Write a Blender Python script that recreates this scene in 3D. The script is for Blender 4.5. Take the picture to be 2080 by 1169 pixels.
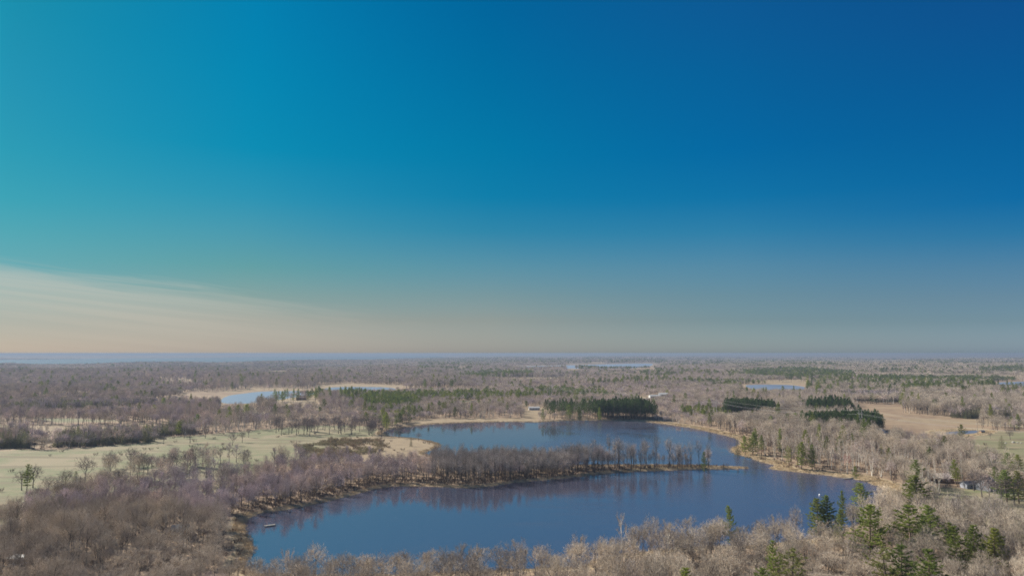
import bpy, math, random
import numpy as np
from mathutils import Vector, Matrix

# ------------------------------------------------------------------ camera, sky, sun, exposure
CAM_H = 80.0
FPX = 1458.0                       # focal length in units of a 2080 px wide frame
PITCH = math.atan((717 - 584.5) / FPX)
SUN_AZ = math.radians(-56)         # from the view axis (+Y), towards the left
SUN_EL = math.radians(32)
scene = bpy.context.scene
for o in list(bpy.data.objects):
    bpy.data.objects.remove(o)
COL = scene.collection

cam_data = bpy.data.cameras.new('camera')
cam = bpy.data.objects.new('camera', cam_data)
COL.objects.link(cam)
cam.location = (0, 0, CAM_H)
cam.rotation_euler = (math.pi / 2 + PITCH, 0, 0)
cam_data.sensor_width = 36.0
cam_data.lens = 36.0 * FPX / 2080
cam_data.clip_start = 1.0
cam_data.clip_end = 200000
scene.camera = cam

sun_dir = Vector((math.sin(SUN_AZ) * math.cos(SUN_EL), math.cos(SUN_AZ) * math.cos(SUN_EL), math.sin(SUN_EL)))
sd = bpy.data.lights.new('sun', 'SUN')
sd.energy = 5.0
sd.angle = math.radians(0.53)
sd.color = (1.0, 0.94, 0.85)
sun = bpy.data.objects.new('sun', sd)
COL.objects.link(sun)
sun.rotation_euler = (-sun_dir).to_track_quat('-Z', 'Y').to_euler()

scene.view_settings.view_transform = 'Standard'
scene.view_settings.look = 'None'
scene.view_settings.exposure = 0.95
scene.view_settings.gamma = 1.0
scene.view_settings.use_curve_mapping = False
scene.cycles.use_denoising = True
scene.cycles.denoiser = 'OPENIMAGEDENOISE'
scene.cycles.denoising_input_passes = 'RGB_ALBEDO_NORMAL'
scene.cycles.denoising_prefilter = 'NONE'
scene.cycles.max_bounces = 4
scene.cycles.diffuse_bounces = 2
scene.cycles.glossy_bounces = 2
scene.cycles.transmission_bounces = 2
scene.cycles.volume_bounces = 0
scene.cycles.use_adaptive_sampling = False
scene.cycles.pixel_filter_type = 'BLACKMAN_HARRIS'
scene.cycles.filter_width = 1.7

world = bpy.data.worlds.new('World')
scene.world = world
world.use_nodes = True


class NT:
    """small helper to write node trees"""
    def __init__(self, tree):
        self.t = tree
        tree.nodes.clear()

    def n(self, typ, **kw):
        nd = self.t.nodes.new(typ)
        for k, v in kw.items():
            setattr(nd, k, v)
        return nd

    def link(self, a, b):
        self.t.links.new(a, b)

    def put(self, sock, v):
        if hasattr(v, 'is_linked') or isinstance(v, bpy.types.NodeSocket):
            self.link(v, sock)
        else:
            sock.default_value = v

    def math(self, op, a, b=0.0, c=0.0, clamp=False):
        m = self.n('ShaderNodeMath', operation=op, use_clamp=clamp)
        for i, v in enumerate((a, b, c)):
            self.put(m.inputs[i], v)
        return m.outputs[0]

    def mapr(self, v, a, b, c=0.0, d=1.0, smooth=True):
        m = self.n('ShaderNodeMapRange', interpolation_type='SMOOTHSTEP' if smooth else 'LINEAR')
        self.put(m.inputs['Value'], v)
        for k, x in (('From Min', a), ('From Max', b), ('To Min', c), ('To Max', d)):
            self.put(m.inputs[k], x)
        return m.outputs['Result']

    def mix(self, f, a, b, blend='MIX'):
        m = self.n('ShaderNodeMix', data_type='RGBA', blend_type=blend)
        self.put(m.inputs['Factor'], f)
        self.put(m.inputs['A'], a if not isinstance(a, tuple) else (*a, 1.0)[:4])
        self.put(m.inputs['B'], b if not isinstance(b, tuple) else (*b, 1.0)[:4])
        return m.outputs['Result']

    def noise(self, vec, scale, detail=3.0, rough=0.55, dist=0.0):
        m = self.n('ShaderNodeTexNoise')
        if vec is not None:
            self.link(vec, m.inputs['Vector'])
        m.inputs['Scale'].default_value = scale
        m.inputs['Detail'].default_value = detail
        m.inputs['Roughness'].default_value = rough
        m.inputs['Distortion'].default_value = dist
        return m.outputs['Fac']

    def ramp(self, f, stops):
        r = self.n('ShaderNodeValToRGB')
        el = r.color_ramp.elements
        while len(el) < len(stops):
            el.new(0.5)
        for e, (p, c) in zip(el, stops):
            e.position = p
            e.color = (*c, 1.0)
        self.put(r.inputs['Fac'], f)
        return r.outputs['Color']


# how this (strongly blue, slightly hazy) sky differs from the standard clear sky: one column per angle from
# the sun's azimuth in degrees, each a list of (sine of elevation, colour ratio)
SKY = [
    (20.5, [(0.0067, (0.34, 0.378, 0.522)), (0.0372, (0.279, 0.345, 0.436)), (0.0651, (0.223, 0.353, 0.41)), (0.0984, (0.141, 0.367, 0.423)), (0.1371, (0.101, 0.392, 0.433)), (0.1754, (0.061, 0.406, 0.455)), (0.229, (0.038, 0.41, 0.475)), (0.3064, (0.027, 0.401, 0.499)), (0.3772, (0.018, 0.394, 0.494))]),
    (35.7, [(0.0077, (0.39, 0.435, 0.604)), (0.0429, (0.355, 0.387, 0.447)), (0.0749, (0.294, 0.407, 0.423)), (0.1133, (0.189, 0.432, 0.432)), (0.1578, (0.122, 0.454, 0.504)), (0.2016, (0.055, 0.47, 0.56)), (0.2627, (0.01, 0.489, 0.609)), (0.3498, (0.005, 0.521, 0.674)), (0.4279, (0.004, 0.527, 0.722))]),
    (54.4, [(0.0082, (0.514, 0.589, 0.793)), (0.0457, (0.434, 0.47, 0.541)), (0.0799, (0.344, 0.464, 0.513)), (0.1208, (0.224, 0.481, 0.557)), (0.1681, (0.079, 0.463, 0.599)), (0.2147, (0.016, 0.464, 0.64)), (0.2795, (0.005, 0.492, 0.677)), (0.371, (0.003, 0.482, 0.711)), (0.4523, (0.003, 0.46, 0.73))]),
    (73.5, [(0.0078, (0.563, 0.726, 1.031)), (0.0436, (0.381, 0.52, 0.692)), (0.0762, (0.336, 0.504, 0.634)), (0.1152, (0.257, 0.522, 0.672)), (0.1604, (0.1, 0.506, 0.72)), (0.205, (0.024, 0.469, 0.749)), (0.2671, (0.009, 0.45, 0.773)), (0.3553, (0.014, 0.462, 0.789)), (0.4342, (0.026, 0.448, 0.803))]),
    (91.5, [(0.0067, (0.568, 0.795, 1.278)), (0.0372, (0.379, 0.556, 0.833)), (0.0651, (0.33, 0.503, 0.724)), (0.0984, (0.241, 0.488, 0.716)), (0.1371, (0.088, 0.454, 0.741)), (0.1754, (0.021, 0.413, 0.77)), (0.2291, (0.015, 0.418, 0.769)), (0.3065, (0.019, 0.409, 0.778)), (0.3773, (0.032, 0.395, 0.788))]),
]


def build_world():
    w = NT(world.node_tree)
    sky = w.n('ShaderNodeTexSky', sky_type='NISHITA')
    sky.sun_disc = False
    sky.sun_elevation = SUN_EL
    sky.sun_rotation = SUN_AZ
    sky.altitude = 400
    tc = w.n('ShaderNodeTexCoord')
    sep = w.n('ShaderNodeSeparateXYZ')
    w.link(tc.outputs['Generated'], sep.inputs[0])
    x, y, z = sep.outputs
    az = w.math('ARCTAN2', x, y)
    diff = w.math('ABSOLUTE', w.math('SUBTRACT', az, SUN_AZ))
    diff = w.math('MINIMUM', diff, w.math('SUBTRACT', 2 * math.pi, diff))
    diff = w.math('MULTIPLY', diff, 180 / math.pi)
    tint = None
    for k, (a, stops) in enumerate(SKY):
        r = w.ramp(w.math('MULTIPLY', z, 2.0), [(max(0.0, p * 2.0), c) for p, c in stops])
        if tint is None:
            tint = r
        else:
            tint = w.mix(w.mapr(diff, SKY[k - 1][0], a, smooth=False), tint, r)
    col = w.mix(1.0, sky.outputs[0], tint, 'MULTIPLY')
    # thin, streaky cloud bank low over the horizon on the sun's side
    def streak(sa, sz, scale, detail, seed):
        mp = w.n('ShaderNodeCombineXYZ')
        w.put(mp.inputs[0], w.math('MULTIPLY', w.math('ADD', az, w.math('MULTIPLY', z, 0.4)), sa))
        w.put(mp.inputs[1], w.math('MULTIPLY', w.math('ADD', z, w.math('MULTIPLY', az, 0.10)), sz))
        mp.inputs[2].default_value = seed
        return w.noise(mp.outputs[0], scale, detail, 0.62, 0.5)
    n1 = streak(2.0, 34.0, 2.2, 8, 0.0)
    n2 = streak(1.2, 70.0, 1.6, 7, 3.7)
    edge = w.mapr(diff, 18, 52, 0.113, 0.04, smooth=False)
    edge = w.math('ADD', edge, w.math('MULTIPLY', w.math('SUBTRACT', n1, 0.5), 0.06))
    below = w.math('SUBTRACT', edge, z)
    m = w.mapr(below, -0.006, 0.022)
    m = w.math('MULTIPLY', m, w.mapr(below, 0.03, 0.09, 1.0, 0.6))
    m = w.math('MULTIPLY', m, w.mapr(diff, 24, 54, 1.0, 0.0))
    m = w.math('MULTIPLY', m, w.mapr(n2, 0.25, 0.72, 0.6, 1.0))
    cloud = w.mix(w.mapr(z, 0.0, 0.10), (5.6, 4.9, 4.0), (5.6, 5.6, 5.0))
    col = w.mix(w.math('MULTIPLY', m, 0.66), col, cloud)
    bg = w.n('ShaderNodeBackground')
    bg.inputs['Strength'].default_value = 0.0518
    out = w.n('ShaderNodeOutputWorld')
    w.link(col, bg.inputs['Color'])
    w.link(bg.outputs[0], out.inputs['Surface'])


build_world()

# ------------------------------------------------------------------ geometry of the place
RNG = np.random.RandomState(11)
random.seed(11)
CP, SP = math.cos(PITCH), math.sin(PITCH)


def at(u, v, z=0.0):
    """point at height z on the sight line that the survey sketch (2080 x 1169) marks with (u, v)"""
    x = (u - 1040) / FPX
    y = (584.5 - v) / FPX
    d = (x, CP - y * SP, SP + y * CP)
    t = (z - CAM_H) / d[2]
    return d[0] * t, d[1] * t


def sketch(x, y, z):
    """the inverse of at(), for arrays"""
    zz = z - CAM_H
    dep = np.maximum(y * CP + zz * SP, 1e-3)
    up = -y * SP + zz * CP
    return 1040 + FPX * x / dep, 584.5 - FPX * up / dep


def hash2(ix, iy, seed):
    h = (ix.astype(np.int64) * 374761393 + iy.astype(np.int64) * 668265263 + seed * 1442695041) & 0x7fffffff
    h = ((h ^ (h >> 13)) * 1274126177) & 0x7fffffff
    return ((h ^ (h >> 16)) & 0xffffff) / float(0xffffff)


def vnoise(x, y, scale, seed=0, octaves=3):
    out = np.zeros_like(x, dtype=float)
    amp, tot = 1.0, 0.0
    for o in range(octaves):
        fx, fy = x / scale, y / scale
        ix, iy = np.floor(fx), np.floor(fy)
        tx, ty = fx - ix, fy - iy
        tx = tx * tx * (3 - 2 * tx)
        ty = ty * ty * (3 - 2 * ty)
        a = hash2(ix, iy, seed + o)
        b = hash2(ix + 1, iy, seed + o)
        c = hash2(ix, iy + 1, seed + o)
        d = hash2(ix + 1, iy + 1, seed + o)
        out += amp * ((a * (1 - tx) + b * tx) * (1 - ty) + (c * (1 - tx) + d * tx) * ty)
        tot += amp
        amp *= 0.5
        scale *= 0.5
    return out / tot


def inpoly(x, y, poly):
    r = np.zeros(x.shape, bool)
    n = len(poly)
    for i in range(n):
        x1, y1 = poly[i]
        x2, y2 = poly[(i + 1) % n]
        if y1 == y2:
            continue
        c = ((y1 > y) != (y2 > y)) & (x < (x2 - x1) * (y - y1) / (y2 - y1) + x1)
        r ^= c
    return r


def segdist(x, y, poly, closed=True):
    d = np.full(x.shape, 1e18)
    n = len(poly)
    for i in range(n if closed else n - 1):
        x1, y1 = poly[i]
        x2, y2 = poly[(i + 1) % n]
        dx, dy = x2 - x1, y2 - y1
        t = np.clip(((x - x1) * dx + (y - y1) * dy) / max(dx * dx + dy * dy, 1e-9), 0, 1)
        d = np.minimum(d, (x - x1 - t * dx) ** 2 + (y - y1 - t * dy) ** 2)
    return np.sqrt(d)


def smooth_poly(pts, n=4):
    """closed Catmull-Rom"""
    out = []
    m = len(pts)
    for i in range(m):
        p0, p1, p2, p3 = (np.array(pts[(i + k - 1) % m], float) for k in range(4))
        for k in range(n):
            t = k / n
            out.append(tuple(0.5 * ((2 * p1) + (-p0 + p2) * t + (2 * p0 - 5 * p1 + 4 * p2 - p3) * t * t + (-p0 + 3 * p1 - 3 * p2 + p3) * t ** 3)))
    return out


# outlines of the waters, as read off the survey sketch and put on the ground in metres
LAKE = [(497, 1060), (500, 1085), (513, 1104), (513, 1120), (500, 1142), (512, 1160), (580, 1166), (700, 1168), (850, 1164), (1000, 1158), (1110, 1152),
        (1180, 1150), (1240, 1128), (1400, 1112), (1550, 1106), (1640, 1096), (1710, 1080), (1760, 1056), (1796, 1028),
        (1801, 1008), (1786, 988), (1740, 973), (1700, 968), (1640, 960), (1588, 955), (1566, 951), (1572, 944), (1545, 937), (1515, 927), (1490, 919),
        (1486, 912), (1503, 902), (1500, 893), (1484, 887), (1440, 876), (1400, 868), (1335, 859), (1290, 855), (1200, 853), (1120, 855),
        (1090, 857), (1040, 856), (950, 858), (880, 861), (830, 866), (790, 872), (776, 880), (790, 886), (840, 890), (880, 897), (894, 904),
        (884, 911), (862, 919), (885, 928), (950, 935), (1010, 938), (1080, 942), (1200, 944), (1340, 944), (1430, 945), (1500, 948), (1518, 950.5),
        (1440, 952), (1340, 955), (1240, 960), (1140, 971), (1040, 980), (1000, 986), (950, 990), (860, 987), (800, 987), (760, 993), (700, 1009),
        (600, 1031), (525, 1043)]
WATERS = {
    'lake': LAKE,
    'pond_by_marsh': [(450, 817), (462, 804), (500, 798), (545, 794), (640, 794), (640, 800), (600, 806), (560, 812), (500, 819)],
    'pond_in_wood': [(650, 795), (668, 787), (720, 785.2), (790, 786.5), (800, 792), (720, 797)],
    'wide_far_lake': [(1040, 744), (1170, 741), (1310, 737.6), (1325, 741), (1290, 747), (1170, 748), (1080, 747)],
    'far_pond': [(1515, 782), (1560, 780.5), (1612, 782), (1640, 788), (1600, 793), (1540, 792)],
    'far_right_pond': [(2025, 777), (2060, 775), (2110, 775), (2140, 784), (2060, 786)],
    'marsh_pond': [(1918, 878), (1940, 875.5), (1985, 873.5), (1990, 877), (1965, 882), (1922, 883)],
}
BIGLAKE = [(-1500, 748), (-600, 744.5), (0, 742.5), (200, 740.5), (500, 736), (700, 732), (840, 728.5), (905, 726), (890, 722.0), (800, 719.4), (-1500, 719.4)]
WPOLY = {k: smooth_poly([at(u, v) for u, v in p]) for k, p in WATERS.items()}
WPOLY['horizon_lake'] = [at(u, v) for u, v in BIGLAKE]


def water_dist(x, y):
    """signed distance to the nearest water, negative in the water"""
    best = np.full(x.shape, 4000.0)
    for k, poly in WPOLY.items():
        p = np.array(poly)
        m = 150 if k in ('lake', 'marsh_pond') else 600
        if k == 'horizon_lake':
            m = 3000
        lo, hi = p.min(0) - m, p.max(0) + m
        sel = (x > lo[0]) & (x < hi[0]) & (y > lo[1]) & (y < hi[1])
        if not sel.any():
            continue
        xs, ys = x[sel], y[sel]
        d = segdist(xs, ys, poly)
        ins = inpoly(xs, ys, poly)
        d = np.where(ins, -d, d)
        b = best[sel]
        best[sel] = np.where(np.abs(d) < np.abs(b), d, b) if k != 'lake' else np.minimum(d, b)
    return best


def sstep(a, b, t):
    t = np.clip((t - a) / (b - a), 0, 1)
    return t * t * (3 - 2 * t)


def height(x, y, wd=None):
    if wd is None:
        wd = water_dist(x, y)
    D = np.hypot(x, y)
    wob = (vnoise(x, y, 9, 5, 2) - 0.5) * np.clip(D / 300, 0.5, 2.0) * 1.6
    z = np.clip((wd + wob) * 0.11, -1.6, 0.75)
    inland = sstep(8, 160, wd)
    z = z + inland * (1.2 + 3.2 * (vnoise(x, y, 170, 21) - 0.25))
    far = sstep(900, 4000, D) * sstep(40, 500, wd)
    z = z + far * (vnoise(x, y, 1300, 31, 4) - 0.40) * 30
    vf = sstep(7000, 24000, D) * sstep(300, 2500, wd)
    z = z + vf * (vnoise(x, y, 5200, 41, 4) - 0.35) * 75
    return z


# open ground: (kind, outline in the sketch)
FIELDS = [
    ('grass', [(-500, 908), (0, 911), (100, 913), (200, 906), (290, 898), (318, 888), (400, 883), (470, 878), (540, 871), (600, 865), (700, 863), (760, 866), (785, 878), (770, 892), (700, 930),
               (640, 940), (560, 950), (500, 985), (460, 1003), (300, 1000), (210, 1000), (120, 1003), (60, 1040), (20, 1062), (-60, 1085), (-500, 1100)]),
    ('straw', [(690, 889), (780, 885), (840, 888), (880, 896), (896, 904), (865, 921), (890, 932), (1000, 942), (1010, 952), (900, 950), (800, 948), (700, 945), (600, 945), (660, 915)]),
    ('straw', [(-400, 858), (0, 861), (130, 863), (280, 868), (290, 874), (120, 876), (0, 873), (-400, 870)]),
    ('straw', [(-20, 914), (60, 904), (112, 897), (114, 902), (70, 909), (-20, 919)]),
    ('marsh', [(440, 820), (455, 815), (520, 820), (515, 834), (445, 836)]),
    ('marsh', [(285, 822), (365, 803), (372, 796), (430, 795), (550, 792), (560, 797), (470, 806), (455, 820), (400, 826)]),
    ('straw', [(640, 782), (700, 778), (790, 781), (870, 783), (800, 787), (700, 788), (655, 790)]),
    ('grass', [(448, 832), (520, 827), (540, 840), (440, 850)]),
    ('marsh', [(1728, 819), (1830, 821), (1834, 838), (1900, 844), (1990, 849), (1995, 874), (1990, 890), (1920, 895), (1860, 900), (1800, 893), (1778, 866), (1745, 850)]),
    ('grass', [(1990, 873), (2080, 876), (2400, 880), (2400, 975), (2080, 960), (1995, 942), (1950, 912), (1985, 884)]),
    ('grass', [(1880, 988), (1960, 990), (2080, 994), (2400, 1000), (2400, 1170), (2080, 1105), (1990, 1085), (1920, 1050), (1882, 1012)]),
    ('grass', [(925, 814), (980, 812), (1000, 822), (930, 826)]),
    ('straw', [(780, 858), (880, 850), (1090, 848), (1095, 856), (880, 860), (800, 868)]),
    ('straw', [(1060, 828), (1110, 826), (1120, 838), (1060, 840)]),
    ('straw', [(1440, 835), (1475, 832), (1480, 846), (1440, 848)]),
    ('straw', [(1290, 806), (1350, 800), (1360, 812), (1300, 820)]),
    ('straw', [(520, 812), (620, 808), (640, 818), (540, 826)]),
    ('straw', [(1570, 873), (1630, 872), (1640, 882), (1570, 884)]),
    ('straw', [(500, 757), (580, 753), (600, 757), (520, 761)]),
    ('straw', [(926, 746), (944, 744), (949, 750), (931, 752)]),
    ('straw', [(1550, 777), (1660, 775), (1670, 780), (1560, 781)]),
    ('straw', [(1720, 777), (1760, 775), (1770, 781), (1725, 783)]),
    ('straw', [(1738, 968), (1800, 976), (1842, 998), (1834, 1030), (1812, 1044), (1795, 1032), (1803, 1008), (1786, 986)]),
    ('straw', [(560, 806), (640, 804), (655, 832), (560, 836)]),
    ('straw', [(1068, 827), (1104, 827), (1112, 848), (1064, 848)]),
    ('straw', [(1775, 880), (1805, 878), (1815, 908), (1780, 908)]),
    ('grass', [(60, 848), (200, 850), (260, 855), (120, 858)]),
]
# where conifers stand: (kind, share of conifers, share of all trees kept, outline)
STANDS = [
    ('pine', 0.50, 1.0, [(690, 806), (800, 800), (1000, 800), (1080, 806), (1080, 814), (900, 814), (760, 822), (690, 820)]),
    ('pine', 0.80, 1.0, [(745, 812), (830, 808), (860, 822), (790, 832), (740, 830)]),
    ('pine', 0.28, 1.0, [(740, 830), (800, 825), (860, 845), (800, 872), (740, 862)]),
    ('red_pine', .6, 1.2, [(1110, 840), (1205, 838), (1205, 852), (1105, 852)]),
    ('pine', 0.5, 1.0, [(1380, 838), (1440, 836), (1480, 850), (1400, 852)]),
    ('pine', 0.62, 1.0, [(1510, 757), (1600, 752), (1730, 756), (1740, 766), (1640, 772), (1510, 766)]),
    ('pine', 0.6, 1.0, [(1745, 772), (1870, 768), (2010, 766), (2070, 772), (2060, 778), (1860, 782)]),
    ('pine', 0.5, 1.0, [(1990, 752), (2070, 750), (2080, 758), (1990, 760)]),
    ('pine', 0.42, 1.0, [(930, 764), (1000, 752), (1080, 752), (1080, 766), (980, 776)]),
    ('pine', 0.35, 1.0, [(1060, 790), (1220, 795), (1250, 808), (1080, 812)]),
    ('pine', 0.6, 1.0, [(1830, 795), (1910, 792), (1910, 800), (1830, 804)]),
    ('pine', 0.5, 1.0, [(1160, 746), (1290, 742), (1320, 747), (1180, 750)]),
    ('pine', 0.5, 0.35, [(520, 806), (660, 802), (650, 815), (540, 820)]),
]


# closed conifer stands: (kind, spacing in m, height factor, outline)
DENSE = [
    ('spruce', 4.6, 1.15, [(-300, 826), (0, 828), (100, 832), (310, 822), (310, 829), (120, 841), (0, 841), (-300, 841)]),
    ('spruce', 4.2, 0.95, [(105, 907), (200, 903), (300, 898), (330, 888), (392, 876), (392, 868), (300, 882), (130, 893)]),
    ('spruce', 4.0, 1.1, [(0, 893), (55, 895), (60, 909), (0, 911)]),
    ('red_pine', 3.8, 1.05, [(1208, 843), (1325, 845), (1333, 853), (1203, 852)]),
    ('red_pine', 3.7, 0.98, [(1478, 843), (1560, 839), (1575, 849), (1480, 851)]),
    ('red_pine', 3.6, 1.02, [(1640, 845), (1728, 843), (1738, 852), (1642, 854)]),
    ('red_pine', 3.4, 0.92, [(1640, 874), (1700, 870), (1788, 872), (1796, 883), (1720, 886), (1635, 883)]),
    ('tall', 3.9, 0.90, [(880, 944), (1000, 938), (1200, 943), (1446, 944), (1446, 953), (1340, 955), (1240, 960), (1140, 970), (1040, 979), (950, 988), (880, 985)]),
    ('maple', 5.6, 0.92, [(470, 985), (540, 962), (640, 950), (760, 950), (880, 950), (880, 985), (800, 984), (700, 1004), (600, 1024), (510, 1040), (470, 1020)]),
    ('spruce', 3.8, 0.95, [(1640, 801), (1830, 806), (1830, 817), (1640, 811)]),
    ('spruce', 4.2, 1.0, [(1930, 843), (2050, 846), (2060, 851), (1935, 849)]),
]
# low open ground before the ponds, where no tall tree stands
NOTREE = [[(440, 812), (560, 795), (600, 795), (600, 804), (530, 816), (515, 834), (445, 836)], [(640, 785), (805, 785), (805, 797), (640, 800)],
          [(1505, 780), (1640, 780), (1640, 800), (1505, 800)], [(1150, 738), (1330, 736), (1330, 753), (1150, 754)], [(2020, 774), (2160, 774), (2160, 796), (2020, 796)],
          [(1900, 873), (2000, 872), (2000, 918), (1900, 914)], [(1740, 850), (1990, 880), (1990, 916), (1880, 912), (1800, 903)],
          [(250, 858), (400, 866), (300, 880)], [(-300, 858), (290, 866), (290, 884), (110, 890), (-300, 893)]]


# ------------------------------------------------------------------ materials
def material(name):
    m = bpy.data.materials.new(name)
    m.use_nodes = True
    t = NT(m.node_tree)
    out = t.n('ShaderNodeOutputMaterial')
    b = t.n('ShaderNodeBsdfPrincipled')
    t.link(b.outputs[0], out.inputs['Surface'])
    b.inputs['Roughness'].default_value = 0.85
    b.inputs['Specular IOR Level'].default_value = 0.2
    return m, t, b


def plain(name, c, rough=0.8, var=0.15, scale=1.5, metal=0.0):
    m, t, b = material(name)
    tc = t.n('ShaderNodeTexCoord')
    f = t.noise(tc.outputs['Object'], scale, 4)
    lo = tuple(x * (1 - var) for x in c)
    hi = tuple(min(1, x * (1 + var)) for x in c)
    t.link(t.mix(f, lo, hi), b.inputs['Base Color'])
    b.inputs['Roughness'].default_value = rough
    b.inputs['Metallic'].default_value = metal
    return m


def tree_mat(name, a, b_, c=None, patch=120.0, rough=0.9, inner=0.0):
    """colour differs from tree to tree (random) and drifts over the land (patches)"""
    m, t, b = material(name)
    oi = t.n('ShaderNodeObjectInfo')
    col = t.mix(oi.outputs['Random'], a, b_)
    if c is not None:
        mp = t.n('ShaderNodeVectorMath', operation='SCALE')
        t.link(oi.outputs['Location'], mp.inputs[0])
        mp.inputs['Scale'].default_value = 1.0 / patch
        f = t.noise(mp.outputs[0], 1.0, 3)
        col = t.mix(t.mapr(f, 0.42, 0.62), col, c)
    br = t.math('MULTIPLY_ADD', t.math('FRACT', t.math('MULTIPLY', oi.outputs['Random'], 17.3)), 0.60, 0.70)
    sc = t.n('ShaderNodeVectorMath', operation='SCALE')
    t.link(col, sc.inputs[0])
    t.link(br, sc.inputs['Scale'])
    t.link(sc.outputs[0], b.inputs['Base Color'])
    b.inputs['Roughness'].default_value = rough
    b.inputs['Specular IOR Level'].default_value = 0.12
    return m


def needle_mat(name, *a):
    m = tree_mat(name, *a)
    t = NT.__new__(NT)
    t.t = m.node_tree
    b = next(n for n in m.node_tree.nodes if n.type == 'BSDF_PRINCIPLED')
    out = next(n for n in m.node_tree.nodes if n.type == 'OUTPUT_MATERIAL')
    tl = t.n('ShaderNodeBsdfTranslucent')
    mx = t.n('ShaderNodeMixShader')
    mx.inputs[0].default_value = 0.5
    t.link(b.inputs['Base Color'].links[0].from_socket, tl.inputs['Color'])
    t.link(b.outputs[0], mx.inputs[1])
    t.link(tl.outputs[0], mx.inputs[2])
    t.link(mx.outputs[0], out.inputs['Surface'])
    return m


MAT = {}
MAT['oak_twig'] = tree_mat('oak_twig', (0.52, 0.435, 0.335), (0.35, 0.295, 0.245), (0.54, 0.45, 0.35), 45)
MAT['oak_bark'] = tree_mat('oak_bark', (0.11, 0.092, 0.08), (0.075, 0.066, 0.06))
MAT['maple_twig'] = tree_mat('maple_twig', (0.55, 0.445, 0.43), (0.37, 0.315, 0.325), (0.58, 0.465, 0.385), 40)
MAT['maple_bark'] = tree_mat('maple_bark', (0.16, 0.14, 0.13), (0.12, 0.105, 0.10))
MAT['tall_twig'] = tree_mat('tall_twig', (0.41, 0.35, 0.305), (0.33, 0.285, 0.255))
MAT['field_twig'] = tree_mat('field_twig', (0.26, 0.20, 0.18), (0.20, 0.16, 0.15))
MAT['birch_twig'] = tree_mat('birch_twig', (0.56, 0.46, 0.365), (0.46, 0.38, 0.305), (0.52, 0.43, 0.35), 80)
MAT['birch_bark'] = tree_mat('birch_bark', (0.66, 0.61, 0.53), (0.52, 0.48, 0.41))
MAT['red_twig'] = tree_mat('red_twig', (0.60, 0.27, 0.24), (0.50, 0.25, 0.22))
MAT['pine_needle'] = needle_mat('pine_needle', (0.20, 0.245, 0.05), (0.27, 0.285, 0.055), (0.145, 0.195, 0.048), 30)
MAT['red_pine_needle'] = needle_mat('red_pine_needle', (0.080, 0.125, 0.040), (0.100, 0.140, 0.042), (0.070, 0.110, 0.040), 70)
MAT['spruce_needle'] = needle_mat('spruce_needle', (0.17, 0.185, 0.10), (0.25, 0.235, 0.14), (0.21, 0.20, 0.11), 60)
MAT['conifer_bark'] = tree_mat('conifer_bark', (0.20, 0.14, 0.10), (0.15, 0.115, 0.09))
MAT['yellow_needle'] = needle_mat('yellow_needle', (0.25, 0.25, 0.075), (0.20, 0.21, 0.07))
MAT['brush_twig'] = tree_mat('brush_twig', (0.17, 0.115, 0.09), (0.12, 0.09, 0.08), (0.19, 0.13, 0.095), 40)  # brown brush, colour darkened further to carry the shade on the banks
MAT['thicket_twig'] = tree_mat('thicket_twig', (0.42, 0.305, 0.205), (0.33, 0.265, 0.165), (0.38, 0.33, 0.19), 14)
MAT['reed_blade'] = tree_mat('reed_blade', (0.58, 0.45, 0.29), (0.48, 0.37, 0.235), (0.53, 0.43, 0.29), 30)


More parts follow.
